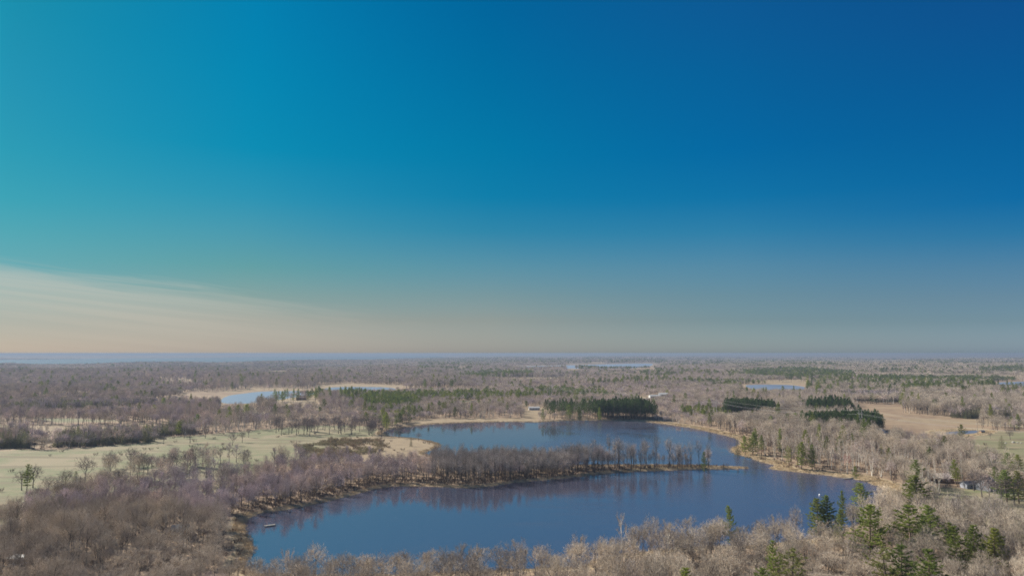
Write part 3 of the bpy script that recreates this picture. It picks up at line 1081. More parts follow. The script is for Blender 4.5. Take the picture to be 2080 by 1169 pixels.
def add_kind(kind, gens, bark, leaf):
    lst = []
    for tr, cr, h in gens:
        tm = tr.mesh(kind + '_trunk', [MAT[bark]], True)
        cm = cr.mesh(kind + '_crown', [MAT[leaf]])
        j = MB()
        j.v = tr.v + cr.v
        n = len(tr.v)
        j.f = tr.f + [tuple(i + n for i in f) for f in cr.f]
        j.m = [0] * len(tr.f) + [1] * len(cr.f)
        jm = j.mesh(kind + '_whole', [MAT[bark], MAT[leaf]])
        lst.append((tm, cm, h, jm))
    VAR[kind] = lst


def G(f, h, **kw):
    return (*f(h=h, **kw), h)


add_kind('oak', [G(round_tree, 14.5, seed=s, clear=c, spread=sp, limbs=l, clusters=n, per=8, tw=.028) for s, c, sp, l, n in
                 ((1, .34, .36, 8, 380), (2, .38, .32, 7, 330), (3, .30, .39, 9, 400), (4, .42, .29, 7, 280), (5, .36, .35, 8, 360), (6, .32, .37, 8, 340), (7, .40, .31, 7, 320))]
         + [G(bare_tree, 15.0, seed=s, clear=c, spread=sp, limbs=8, upright=1.0, twig_n=10, twig_w=.028) for s, c, sp in ((8, .30, .95), (9, .36, .8), (10, .28, 1.05))],
         'oak_bark', 'oak_twig')
add_kind('maple', [G(round_tree, 13.5, seed=s, clear=c, spread=sp, limbs=l, clusters=n, per=8, tw=.03) for s, c, sp, l, n in
                   ((11, .26, .32, 8, 380), (12, .30, .28, 8, 340), (13, .24, .35, 9, 400), (14, .32, .25, 7, 300), (15, .28, .32, 8, 360))]
         + [G(bare_tree, 14.0, seed=s, clear=c, spread=sp, limbs=8, upright=1.1, twig_n=10, twig_w=.03) for s, c, sp in ((16, .28, .8), (17, .32, .7), (18, .25, .9))], 'maple_bark', 'maple_twig')
add_kind('tall', [G(round_tree, 16.5, seed=s, clear=c, spread=sp, limbs=l, clusters=n, per=7, tw=.03, trunk_r=.24) for s, c, sp, l, n in
                  ((21, .38, .23, 8, 150), (22, .42, .19, 7, 110), (23, .34, .26, 8, 170), (24, .42, .20, 7, 120), (25, .30, .22, 9, 140))], 'oak_bark', 'tall_twig')
add_kind('birch', [G(bare_tree, 15.5, seed=s, clear=c, spread=sp, limbs=l, upright=1.1, twig_n=4, trunk_r=.17, fork=fk, twig_w=.05) for s, c, sp, l, fk in
                   ((31, .36, .5, 7, 1), (32, .4, .55, 7, 1), (33, .35, .5, 6, 2), (34, .4, .45, 6, 3), (35, .42, .5, 6, 1))], 'birch_bark', 'birch_twig')
add_kind('field', [G(round_tree, 13.5, seed=s, clear=c, spread=sp, limbs=l, clusters=n, trunk_r=.30) for s, c, sp, l, n in
                   ((41, .3, .40, 8, 200), (42, .34, .36, 7, 170), (43, .28, .42, 8, 210))], 'maple_bark', 'field_twig')
add_kind('bud', [G(round_tree, 10.0, seed=s, clear=.2, spread=.34, limbs=7, clusters=150) for s in (51, 52)], 'maple_bark', 'red_twig')
add_kind('pine', [G(white_pine, 17.0, seed=s, wid=w, bottom=b, gap=g, tiers=t) for s, w, b, g, t in
                  ((61, 4.3, .18, .12, 14), (62, 3.8, .28, .2, 12), (63, 4.6, .2, .22, 12), (64, 3.5, .15, .1, 14), (65, 4.2, .35, .25, 10))], 'conifer_bark', 'pine_needle')
add_kind('old_pine', [G(white_pine, 17.0, seed=s, wid=4.8, bottom=.3, gap=.3, tiers=9, tuft_n=5) for s in (71, 72)], 'conifer_bark', 'yellow_needle')
add_kind('red_pine', [G(red_pine, 21.0, seed=s, bottom=b) for s, b in ((81, .36), (82, .42), (83, .32))], 'conifer_bark', 'red_pine_needle')
add_kind('spruce', [G(spruce, 11.0, seed=s, wid=w) for s, w in ((91, 2.2), (92, 1.8), (93, 2.5))], 'conifer_bark', 'spruce_needle')
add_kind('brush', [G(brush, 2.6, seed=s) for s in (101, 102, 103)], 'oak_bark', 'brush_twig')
add_kind('thicket', [G(brush, 3.4, seed=s, wid=2.4, stems=16) for s in (111, 112, 113)], 'oak_bark', 'thicket_twig')

BASE = {'oak': ('oak_tree', 'bare tree'), 'maple': ('maple_tree', 'bare tree'), 'tall': ('shore_tree', 'bare tree'), 'birch': ('birch_tree', 'birch'),
        'field': ('field_tree', 'bare tree'), 'bud': ('budding_tree', 'budding tree'), 'pine': ('pine_tree', 'pine'), 'old_pine': ('pine_tree', 'pine'),
        'red_pine': ('plantation_pine', 'pine'), 'spruce': ('spruce_tree', 'conifer'), 'brush': ('shrub', 'shrub')}


def ground_z(x, y):
    return float(height(np.array([x]), np.array([y]))[0])


def plant(kind, x, y, z, h, label, group=None, var=None, rz=None, wide=1.0, tilt=0.0):
    lst = VAR[kind]
    var = RNG.randint(len(lst)) if var is None else var % len(lst)
    tm, cm, dh, _ = lst[var]
    name, cat = BASE[kind]
    o = thing(name, label, cat, (x, y, z), RNG.uniform(0, 6.28) if rz is None else rz, group)
    if tilt:
        o.rotation_euler[1] = tilt
    s = h / dh
    o.scale = (s * wide, s * wide, s)
    obj('trunk', tm, o)
    obj('crown', cm, o)
    return o


def plant_base(kind, u, v, h, label, **kw):
    """base seen at (u, v)"""
    x, y = at(u, v)
    for _ in range(3):
        z = ground_z(x, y)
        x, y = at(u, v, z)
    return plant(kind, x, y, ground_z(x, y), h, label, **kw)


def plant_top(kind, u, v, h, label, **kw):
    """top seen at (u, v)"""
    x, y = at(u, v, h + 1.5)
    z = ground_z(x, y)
    x, y = at(u, v, h + z)
    return plant(kind, x, y, ground_z(x, y), h, label, **kw)


# ------------------------------------------------------------------ trees one can single out
SINGLE = []      # (x, y, radius) kept free of the wood's other trees


def keep(o, r):
    SINGLE.append((o.location.x, o.location.y, r))
    return o


PINES = [  # u, v of the top, height, width factor, variant, label
    ('pine', 1660, 1012, 14, .95, 3, 'big dark pine at the water edge, leftmost of the near right pines'),
    ('pine', 1683, 1008, 15, .85, 3, 'dense pine close behind the leftmost near pine at the water'),
    ('pine', 1711, 998, 15, .4, 1, 'thin small pine top rising between two bigger pines by the cove'),
    ('pine', 1748, 983, 14.5, .95, 0, 'broad dark green pine in front of the cove with the dock'),
    ('pine', 1703, 1036, 12, .55, 3, 'short dark pine below the pair at the water edge'),
    ('pine', 1762, 1027, 17.5, .95, 2, 'tall tiered pine with layered boughs in the near right wood'),
    ('pine', 1866, 968, 16, 1.35, 3, 'largest bushy pine standing alone at the head of the reed bay'),
    ('pine', 1846, 984, 12, .9, 0, 'lower pine leaning on the left flank of the largest bushy pine'),
    ('pine', 1858, 935, 14, .95, 1, 'pine behind the largest bushy pine, rising from pale birches'),
    ('pine', 1848, 1030, 17, 1.25, 4, 'ragged pine with wide upturned boughs in the near right wood'),
    ('pine', 1873, 1052, 12, .8, 1, 'small pine touching the right side of the ragged wide pine'),
    ('pine', 1892, 1026, 15, .9, 2, 'leaning blue-green pine just below the lawn'),
    ('pine', 1926, 1063, 13, .55, 1, 'slim pine top beside a white birch below the lawn'),
    ('pine', 1943, 1072, 15, .85, 3, 'dense olive pine right of the slim pine below the lawn'),
    ('pine', 1976, 1068, 15, .7, 0, 'narrow dark pine, left one of the two right of the dense olive pine'),
    ('pine', 2016, 1076, 14, 1.0, 3, 'wide green pine, rightmost of the near pines'),
    ('pine', 2032, 1092, 10, .8, 0, 'low dark pine tucked against the rightmost near pine'),
    ('old_pine', 1800, 1108, 14, 1.0, 0, 'sparse yellowish pine near the bottom edge'),
    ('pine', 1828, 1108, 14, 1.0, 4, 'green pine growing through the sparse yellowish pine'),
    ('pine', 1884, 1120, 16, .9, 1, 'pine at the bottom edge with a slim dark top'),
    ('pine', 1569, 1100, 14, .5, 1, 'small lone pine top in the bare near wood'),
    ('old_pine', 1603, 1117, 14, 1.1, 1, 'sparse olive pine beside the small lone pine in the bare near wood'),
    ('pine', 1389, 1154, 14, .8, 3, 'pine tip just showing at the bottom edge, left one'),
    ('pine', 1548, 1155, 14, .6, 2, 'pine tip just showing at the bottom edge, right one'),
    ('pine', 1487, 1027, 18, .45, 2, 'leaning pine top standing out over the near shore of the lake'),
    ('pine', 2042, 956, 14, .95, 0, 'dark round pine right of the grey house'),
    ('pine', 2066, 958, 13, .95, 3, 'dark pine at the picture edge beside the dark round pine'),
]
for kind, u, v, h, wd_, var, lab in PINES:
    h = h * (1.0 if 'leaning pine top' in lab else 1.25)
    o = plant_top(kind, u, v, h, lab, group='pines of the near right wood', var=var, wide=wd_ * 1.65, tilt=-.12 if 'leaning' in lab else 0)
    keep(o, 4.2)
    dn = math.hypot(o.location.x, o.location.y)
    for k_ in () if 'leaning pine top' in lab else (7,):
        SINGLE.append((o.location.x * (1 - k_ / dn), o.location.y * (1 - k_ / dn), 4.4))
MIDPINES = [
    ('spruce', 1497, 896, 12, .8, 'narrow dark conifer at the tip of the reedy point'),
    ('pine', 1528, 880, 15, 1.15, 'broad pine above the reedy point, behind the narrow dark conifer'),
    ('pine', 1513, 888, 13, .9, 'smaller pine between the narrow conifer and the broad pine on the point'),
    ('pine', 1546, 884, 13, .9, 'pine on the far side of the broad pine on the point'),
    ('pine', 1566, 846, 16, 1.1, 'tall pine standing left of the dark pine plantation'),
    ('pine', 1535, 852, 13, .8, 'pine left of the tall pine by the plantation'),
    ('pine', 1626, 906, 16, 1.05, 'dark pine in the middle of the clump by the right shore'),
    ('old_pine', 1602, 911, 13, .8, 'yellow-green conifer at the left of the clump by the right shore'),
    ('pine', 1648, 908, 15, .9, 'dark pine at the right of the clump by the right shore'),
    ('pine', 1738, 950, 8, .9, 'small pine by the reeds near the upper dock'),
    ('pine', 1430, 918, 13.5, .55, 'lone pine near the end of the spit'),
    ('pine', 1681, 887, 13, .9, 'pine left of a pair in the birch wood'),
    ('pine', 1702, 889, 12, .9, 'pine right of a pair in the birch wood'),
    ('pine', 1730, 880, 13, .6, 'small pine above the birch wood below the plantation'),
    ('pine', 1643, 889, 12, .6, 'small pine in the birch wood left of the pair'),
    ('pine', 1586, 886, 13, .7, 'small pine in the birch wood near the point'),
    ('pine', 1919, 886, 13, .95, 'bushy pine between the marsh pond and the birch wood'),
    ('pine', 1898, 893, 11, .7, 'small pine second from the bushy pine by the marsh pond'),
    ('pine', 1882, 893, 11, .7, 'small pine third from the bushy pine by the marsh pond'),
    ('pine', 1866, 894, 10, .6, 'smallest pine of the row by the marsh pond'),
    ('pine', 1790, 901, 10, .7, 'low pine alone among pale birches right of the pair'),
    ('pine', 1441, 838, 14, .7, 'lone dark conifer among bare trees behind the right shore'),
    ('spruce', 2034, 885, 9, 1.1, 'dark conifer standing on the far right field'),
    ('pine', 57, 944, 15, .75, 'flat topped pine, tallest of three on the left field'),
    ('spruce', 155, 957, 12, 1.1, 'dark conifer at the edge of the left field'),
    ('spruce', 134, 968, 10, 1.1, 'shorter dark conifer left of another at the field edge'),
    ('spruce', 118, 983, 6, 1.2, 'low dark juniper beside two conifers at the field edge'),
    ('spruce', 835, 887, 7, .9, 'small dark juniper on the straw coloured point'),
    ('pine', 786, 838, 17, .95, 'tall dark pine at the head of the upper basin'),
    ('pine', 776, 828, 16, .85, 'pine just behind the tall dark pine at the head of the basin'),
    ('pine', 742, 815, 15, .9, 'dark pine left of the ones at the head of the basin'),
    ('pine', 870, 820, 14, .8, 'dark pine in the bare wood above the upper basin'),
    ('pine', 941, 812, 14, .7, 'slim pine in the bare wood above the upper basin'),
    ('pine', 1156, 824, 17, .8, 'green pine in front of the plantation on the far shore'),
    ('pine', 1178, 827, 16, .9, 'second green pine from the left before the far shore plantation'),
    ('pine', 1218, 828, 15, .7, 'yellowish green pine in front of the dark plantation'),
    ('pine', 1103, 832, 14, .6, 'slim pine at the left end of the far shore plantation'),
]
for kind, u, v, h, wd_, lab in MIDPINES:
    h = h * 1.12
    keep(plant_top(kind, u, v, h, lab, wide=wd_ * 1.3, tilt=0), 3.0)
for u, v, h, lab in [(44, 995, 12, 'bare tree under the flat topped pine on the left field'), (67, 990, 13, 'leaning tree right of the flat topped pine on the left field')]:
    keep(plant_base('field', u, v, h, lab), 3)

OAKS = [(629, 885, 14), (669, 882, 15.5), (606, 880, 13), (639, 881, 14), (692, 879, 13), (700, 877, 14), (715, 882, 13), (810, 889, 14.5), (775, 887, 12.5),
        (756, 886, 13), (586, 882, 13), (645, 878, 14), (749, 882, 14), (730, 876, 14), (660, 874, 14), (618, 874, 14), (680, 872, 14), (770, 876, 14), (720, 870, 14), (600, 868, 14)]
OAKLAB = {669: 'darkest round bare tree of the scattered row above the straw point', 810: 'bare tree alone at the water on the straw coloured point',
          775: 'small bare tree second from the water on the straw point', 586: 'pale bare tree at the left end of the scattered row above the brush'}
for u, v, h in OAKS:
    keep(plant_base('field', u, v, h, OAKLAB.get(u, 'bare tree in the scattered row on the grass above the straw point'), group='scattered trees above the straw point'), 4)
r_ = random.Random(5)
OAKS += [(r_.uniform(560, 765), r_.uniform(867, 884), r_.uniform(12, 15)) for _ in range(26)]
for u, v, h in OAKS[20:]:
    keep(plant_base('field', u, v, h, 'bare tree in the scattered row on the grass above the straw point', group='scattered trees above the straw point'), 4)
FIELD = [(386, 899, 13, 'bare tree in the middle of the left field, casting a long shadow'), (417, 889, 12, 'dark bare tree at the upper edge of the left field'),
         (374, 889, 11, 'bare tree behind the wood edge at the top of the left field'), (472, 904, 11, 'low round bare tree, left of a pair on the upper field'),
         (492, 898, 10, 'low round bare tree, right of a pair on the upper field'), (452, 910, 5, 'tiny bare tree on the upper field below a pair'),
         (332, 901, 9, 'thin dark bare tree by the dark conifers at the field'), (505, 888, 9, 'small pale bare tree on the grass behind the pair'),
         (397, 946, 15, 'large bare tree standing out of the wood over the left field'), (266, 948, 14, 'bare tree with a spiky crown rising over the left field'),
         (172, 976, 15, 'tall bare tree alone at the lower edge of the left field'), (346, 959, 14, 'dark trunked bare tree on the grass clearing in the left wood'),
         (330, 959, 12, 'bare tree left of the dark trunked one on the grass clearing'), (357, 956, 12, 'bare tree right of the dark trunked one on the grass clearing'),
         (375, 952, 12, 'fourth bare tree along the back of the grass clearing'), (395, 955, 11, 'fifth bare tree along the back of the grass clearing'),
         (224, 955, 13, 'thin bare tree in front of the middle of the left field'), (300, 962, 13, 'bare tree at the left end of the grass clearing'),
         (850, 895, 8, 'bushy bare tree beside the small juniper on the straw point'),
         (1995, 1009, 15, 'dark trunked bare tree in the middle of the right lawn'), (1979, 996, 13, 'bare tree by the low house at the back of the right lawn'),
         (2036, 1026, 15, 'bare tree at the lower edge of the right lawn'), (2061, 1027, 15, 'pair stemmed bare tree at the far end of the right lawn'),
         (2009, 1019, 13, 'thin bare tree in front of the dark trunked one on the lawn'), (2012, 890, 6, 'little bare tree on the far right field'),
         (2052, 892, 9, 'bare tree right of the dark conifer on the far right field')]
for u, v, h, lab in FIELD:
    keep(plant_base('field', u, v, h, lab), 4)
for u, v, h, lab in [(1896, 994, 15, 'white birch clump right of the largest bushy pine'), (1906, 997, 14, 'second white birch clump right of the largest bushy pine'),
                     (1960, 991, 16, 'leaning white birch by the garage behind the lawn'), (2020, 1000, 15, 'forked white birch before the grey house'),
                     (1358, 1165, 18, 'tall pale birch in the bare wood at the near shore'), (1917, 1112, 14, 'white birch beside the slim pine below the lawn'),
                     (2036, 1120, 15, 'leaning white birch behind the rightmost near pine'), (1552, 1150, 16, 'pale birch in the near wood left of the lone pine')]:
    keep(plant_base('birch', u, v, h, lab, var=3 if 'clump' in lab else (2 if 'forked' in lab else 0), tilt=-.18 if 'leaning' in lab else .03, rz=0.3), 2.5)
for u, v, h, lab in [(590, 990, 8, 'pink budding tree, left of two by the near basin'), (617, 996, 7, 'pink budding tree, right of two by the near basin'),
                     (1985, 1075, 9, 'reddish budding tree below the lawn'), (1950, 1160, 8, 'small red budding tree near the bottom edge'), (822, 858, 10, 'red budding tree at the head of the upper basin'),
                     (1722, 950, 10, 'pinkish tree among birches above the upper dock'), (292, 1010, 10, 'pinkish budding tree at the top of the left wood')]:
    keep(plant_base('bud', u, v, h, lab), 2.5)


# ------------------------------------------------------------------ buildings, docks, poles and other small things
def ground_point(u, v):
    x, y = at(u, v)
    for _ in range(3):
        x, y = at(u, v, ground_z(x, y))
    return x, y, ground_z(x, y)


def part(mb, name, mat, parent):
    return obj(name, mb.mesh(name, [MAT[mat]]), parent)


def house(name, label, cat, u, v, w, d, h, rh, rz, wall, roof, chimney=True, windows=3, garage=False):
    x, y, z = ground_point(u, v)
    o = thing(name, label, cat, (x, y, z - 0.1), rz)
    mb = MB()
    mb.box(-w / 2, w / 2, -d / 2, d / 2, -0.3, h)
    for s in (-1, 1):                      # gables
        xx = s * w / 2
        a = len(mb.v)
        mb.v += [Vector((xx, -d / 2, h)), Vector((xx, d / 2, h)), Vector((xx, 0, h + rh))]
        mb.f.append((a, a + 1, a + 2) if s > 0 else (a, a + 2, a + 1))
        mb.m.append(0)
    part(mb, 'wall', wall, o)
    mb = MB()
    e, t = 0.45, 0.18
    for s in (-1, 1):
        lo = h - e * rh / (d / 2)
        y0 = s * (d / 2 + e)
        A = [(-w / 2 - e, y0, lo), (w / 2 + e, y0, lo), (w / 2 + e, 0, h + rh), (-w / 2 - e, 0, h + rh)]
        up = [(p[0], p[1], p[2] + t) for p in A]
        A = [(p[0], p[1], p[2] + 0.01) for p in A]
        mb.quad(*(up if s < 0 else up[::-1]))
        mb.quad(*(A[::-1] if s < 0 else A))
        for i in range(4):
            j = (i + 1) % 4
            mb.quad(A[i], A[j], up[j], up[i])
    r = part(mb, 'roof', roof, o)
    if chimney:
        mb = MB()
        mb.box(w * .22, w * .22 + .7, -.35 + d * .1, .35 + d * .1, h + rh * .4, h + rh + .9)
        part(mb, 'chimney', 'brown_roof', r)
    for i in range(windows):
        xx = -w / 2 + w * (i + .6) / (windows + .8)
        for s in (-1, 1):
            yy = s * (d / 2 + 0.03)
            mb = MB()
            mb.box(xx - .55, xx + .55, yy - .05, yy + .05, h * .38, h * .80)
            wn = part(mb, 'window', 'white_paint', o)
            mb = MB()
            mb.box(xx - .45, xx + .45, yy - .075, yy + .075, h * .38 + .1, h * .80 - .1)
            part(mb, 'pane', 'window_glass', wn)
    mb = MB()
    dw = 2.4 if garage else .95
    xx = w / 2 - dw / 2 - .5
    mb.box(xx - dw / 2, xx + dw / 2, -d / 2 - .08, -d / 2 + .02, 0, min(2.1, h * .85))
    part(mb, 'door', 'white_paint' if garage else 'door_paint', o)
    SINGLE.append((x, y, max(w, d) * .62))
    return o


house('farmhouse', 'brown roofed house by the pale pond beyond the left woods', 'house', 612, 812, 16, 10, 4.2, 3.6, .15, 'log_wall', 'brown_roof')
house('shed', 'long white shed among the trees above the far shore', 'shed', 1085, 832, 15, 7, 3.2, 1.4, .05, 'white_paint', 'pale_roof', False, 3)
house('barn', 'long pale roofed barn, left of two beyond the far plantation', 'barn', 1330, 808, 19, 10, 4.0, 2.0, .1, 'white_paint', 'pale_roof', False, 4)
house('barn', 'pale roofed barn, right of two beyond the far plantation', 'barn', 1347, 805, 15, 10, 4.5, 2.4, -.1, 'white_paint', 'pale_roof', False, 3)
house('cottage', 'blue-white cottage at the end of the dark plantation', 'house', 1788, 882, 9, 7, 3.4, 2.6, .9, 'blue_siding', 'pale_roof', False, 2)
house('shed', 'low white roofed shed at the near corner of the marsh', 'shed', 1746, 850, 8, 5, 2.6, 1.0, .1, 'white_paint', 'pale_roof', False, 2)
house('grey_house', 'dark grey house behind the right lawn', 'house', 2006, 994, 9, 8, 4.0, 3.0, .5, 'grey_siding', 'grey_roof', True, 2)
house('garage', 'low grey garage with a white door beside the leaning birch', 'garage', 1970, 990, 8, 6, 2.6, 1.4, .1, 'grey_siding', 'grey_roof', False, 1, True)
house('lake_house', 'long tan roofed house among birches right of the bushy pine', 'house', 1906, 978, 15, 8, 3.2, 2.2, -.25, 'log_wall', 'tan_roof', True, 4)
house('cabin', 'small cabin with a white roof hidden in the left wood', 'cabin', 366, 1082, 6.5, 5, 2.6, 1.3, .3, 'white_paint', 'pale_roof', False, 2)
house('camper_shed', 'small white roofed outbuilding near the bottom left corner', 'shed', 38, 1143, 5.5, 4.0, 2.4, .9, -.2, 'white_paint', 'pale_roof', False, 1)
house('dark_shed', 'small dark shed right of the utility pole', 'shed', 1995, 879, 4, 3, 2.2, .8, .1, 'log_wall', 'grey_roof', False, 1)


def car(name, label, u, v, rz, paint):
    x, y, z = ground_point(u, v)
    o = thing(name, label, 'car', (x, y, z), rz)
    prof = [(-2.2, .35), (-2.25, .75), (-1.9, .95), (-1.3, 1.0), (1.2, 1.0), (2.05, .85), (2.2, .55), (2.15, .35)]
    top = [(-1.55, .99), (-1.05, 1.45), (.35, 1.47), (1.05, .99)]

    def extr(pr, half, nm, mat, parent, inset=0.0):
        mb = MB()
        n = len(pr)
        for s in (-1, 1):
            for px, pz in pr:
                mb.v.append(Vector((px, s * (half - inset * (pz > 1.2)), pz)))
        mb.f.append(tuple(range(n)))
        mb.f.append(tuple(range(2 * n - 1, n - 1, -1)))
        mb.m += [0, 0]
        for i in range(n):
            j = (i + 1) % n
            mb.f.append((i, i + n, j + n, j))
            mb.m.append(0)
        return part(mb, nm, mat, parent)
    extr(prof, .88, 'body', paint, o)
    c = extr(top, .78, 'cabin', paint, o, .12)
    extr([(-1.35, 1.03), (-.98, 1.38), (.30, 1.40), (.85, 1.03)], .80, 'side_window', 'window_glass', c, .12)
    for sx in (-1.35, 1.35):
        for sy in (-.86, .86):
            mb = MB()
            mb.tube([(sx, sy - .1, .33), (sx, sy + .1, .33)], [.33, .33], 14)
            n = len(mb.v)
            mb.f += [tuple(range(14)), tuple(range(27, 13, -1))]
            mb.m += [0, 0]
            part(mb, 'wheel', 'tyre', o)
    SINGLE.append((x, y, 3.5))


car('parked_car', 'dark blue car parked under bare trees at the bottom left', 131, 1166, .1, 'car_blue')
car('parked_car', 'white car parked beside the blue-white cottage', 1800, 879, .2, 'car_white')


def dock(label, u0, v0, u1, v1, w=1.3):
    a = Vector((*at(u0, v0), 0))
    b = Vector((*at(u1, v1), 0))
    d = b - a
    L = d.length
    o = thing('dock', label, 'dock', (a.x, a.y, 0), math.atan2(d.y, d.x))
    n = max(3, int(L / 1.6))
    for i in range(n):
        mb = MB()
        mb.box(L * i / n + .02, L * (i + 1) / n - .02, -w / 2, w / 2, .42, .52)
        part(mb, 'deck_panel', 'weathered_wood', o)
    for i in range(n + 1):
        for s in (-1, 1):
            mb = MB()
            mb.tube([(L * i / n * .98 + .05, s * (w / 2 + .06), -1.2), (L * i / n * .98 + .05, s * (w / 2 + .06), .8)], [.06, .05], 6)
            part(mb, 'post', 'weathered_wood', o)
    for s in (-1, 1):
        mb = MB()
        mb.box(0, L, s * (w / 2 - .1) - .05, s * (w / 2 - .1) + .05, .28, .415)
        part(mb, 'beam', 'weathered_wood', o)


dock('small floating dock on the dark left end of the near basin', 537, 1069, 559, 1066, 1.6)
dock('pale wooden dock in the reeds below the pinkish tree', 1742, 970, 1713, 972.5, 1.4)
dock('long pale dock reaching into the cove from the reeds', 1800, 999, 1766, 997.5, 1.3)

bx_, by_ = at(1665, 1005)
bo = thing('mooring_buoy', 'white mooring buoy floating on the near basin', 'buoy', (bx_, by_, 0))
mb = MB()
mb.tube([(0, 0, -.25), (0, 0, -.1), (0, 0, .25), (0, 0, .55), (0, 0, .75), (0, 0, .8)], [.05, .38, .52, .46, .2, .02], 14)
part(mb, 'float', 'plastic_white', bo)
mb = MB()
mb.tube([(0, 0, .78), (0, 0, 1.0)], [.05, .05], 6)
part(mb, 'ring', 'cable', bo)

x, y, z = ground_point(1986, 882)
po = thing('utility_pole', 'wooden utility pole beside the small marsh pond', 'utility pole', (x, y, z), .2)
mb = MB()
mb.tube([(0, 0, -.5), (0, 0, 8), (0, 0, 15)], [.24, .2, .15], 8)
part(mb, 'pole', 'pole_wood', po)
mb = MB()
mb.box(-1.2, 1.2, -.07, .07, 13.9, 14.1)
ca_ = part(mb, 'crossarm', 'pole_wood', po)
for xx in (-1.05, 0.5, 1.05):
    mb = MB()
    mb.tube([(xx, 0, 14.1), (xx, 0, 14.25), (xx, 0, 14.4)], [.05, .09, .04], 6)
    part(mb, 'insulator', 'white_paint', ca_)

# high line crossing behind the right shore: wooden H frames and cables
PTS = [(65, 1220), (154, 1044), (243, 868), (332, 692), (421, 516)]
WIRE = [(-3.4, 0), (0, 0), (3.4, 0), (-1.9, 3.2), (1.9, 3.2)]
dirv = Vector((89, -176, 0)).normalized()
side = Vector((-dirv.y, dirv.x, 0))
rzl = math.atan2(side.y, side.x)
where = ['farthest, behind the far plantation', 'second from the far end, by the pale barns', 'pale one above the right shore', 'one over the birches left of the marsh', 'nearest, out among the right birches']
tops = []
for (x, y), wh in zip(PTS, where):
    z = ground_z(x, y)
    t = thing('power_pylon', 'wooden H frame power pylon, ' + wh, 'pylon', (x, y, z), rzl, 'pylons of the high line')
    for s in (-1, 1):
        mb = MB()
        mb.tube([(s * 1.9, 0, -.5), (s * 1.9, 0, 12), (s * 1.9, 0, 24)], [.26, .22, .16], 7)
        part(mb, 'post', 'pale_pole', t)
    mb = MB()
    mb.box(-4.0, 4.0, -.12, .12, 20.9, 21.2)
    ca_ = part(mb, 'crossarm', 'pale_pole', t)
    for s in (-1, 1):
        mb = MB()
        mb.tube([(-s * 1.9, 0, 14), (s * 1.9, .12 * s, 19)], [.09, .09], 5)
        part(mb, 'brace', 'pale_pole', t)
    for xx in (-3.4, 0, 3.4):
        mb = MB()
        mb.tube([(xx, 0, 20.9), (xx, 0, 20.4), (xx, 0, 19.9)], [.05, .12, .05], 6)
        part(mb, 'insulator', 'white_paint', ca_)
    tops.append(Vector((x, y, z)))
names = ['left lower', 'middle lower', 'right lower', 'left upper', 'right upper']
for (sx, dz), nm in zip(WIRE, names):
    pts = []
    for a, b in zip(tops[:-1], tops[1:]):
        for k in range(12):
            f = k / 12
            p = a.lerp(b, f) + side * sx
            p.z += (19.95 if dz == 0 else 23.9) - 4 * f * (1 - f) * 4.2
            pts.append(p)
    pts.append(tops[-1] + side * sx + Vector((0, 0, 19.95 if dz == 0 else 23.9)))
    mb = MB()
    mb.tube(pts, [.032] * len(pts), 4)
    tag(part(mb, 'power_cable', 'cable', None), 'pale power cable of the high line, the %s of five' % nm, 'cable', 'cables of the high line')


def rock(label, u, v, s, seed):
    r = random.Random(seed)
    x, y, z = ground_point(u, v)
    import bmesh
    bm = bmesh.new()
    bmesh.ops.create_icosphere(bm, subdivisions=2, radius=s)
    for q in bm.verts:
        q.co *= r.uniform(.82, 1.12)
        q.co.z *= .65
    me = bpy.data.meshes.new('boulder')
    bm.to_mesh(me)
    bm.free()
    me.materials.append(MAT['rock'])
    tag(obj('boulder', me, None, (x, y, z + s * .3)), label, 'boulder')


rock('pale boulder, largest of the stones on the far right field', 2058, 898.5, 1.3, 1)
rock('boulder left of the largest stone on the far right field', 2043, 900, .9, 2)
rock('boulder right of the largest stone on the far right field', 2067, 899, .8, 3)
rock('stone at the end of the row on the far right field', 2074, 899.5, .8, 4)
for u, v, lab in [(352, 890, 'low dark shrub on the upper left field'), (356, 898, 'second low dark shrub below the first on the left field'), (1515, 953, 'low bush at the very tip of the spit'),
                  (862, 900, 'green-brown shrub on the straw point near the water')]:
    plant_base('brush', u, v, 2.6, lab)


# ------------------------------------------------------------------ the woods
def in_any(u, v, polys):
    r = np.zeros(u.shape, bool)
    for p in polys:
        r |= inpoly(u, v, p)
    return r


def cells(d0, d1, step, half=48):
    """jittered grid over the sector between two distances"""
    n = int(2 * d1 / step) + 2
    gx, gy = np.meshgrid(np.arange(n) - n / 2, np.arange(int(d1 / step) + 2))
    x = (gx + 0.5 * (gy % 2)).ravel() * step
    y = gy.ravel() * step
    D = np.hypot(x, y)
    a = np.degrees(np.arctan2(x, y))
    s = (D > d0) & (D < d1) & (np.abs(a) < half)
    x, y = x[s], y[s]
    x = x + RNG.uniform(-.45, .45, len(x)) * step
    y = y + RNG.uniform(-.45, .45, len(x)) * step
    return x, y


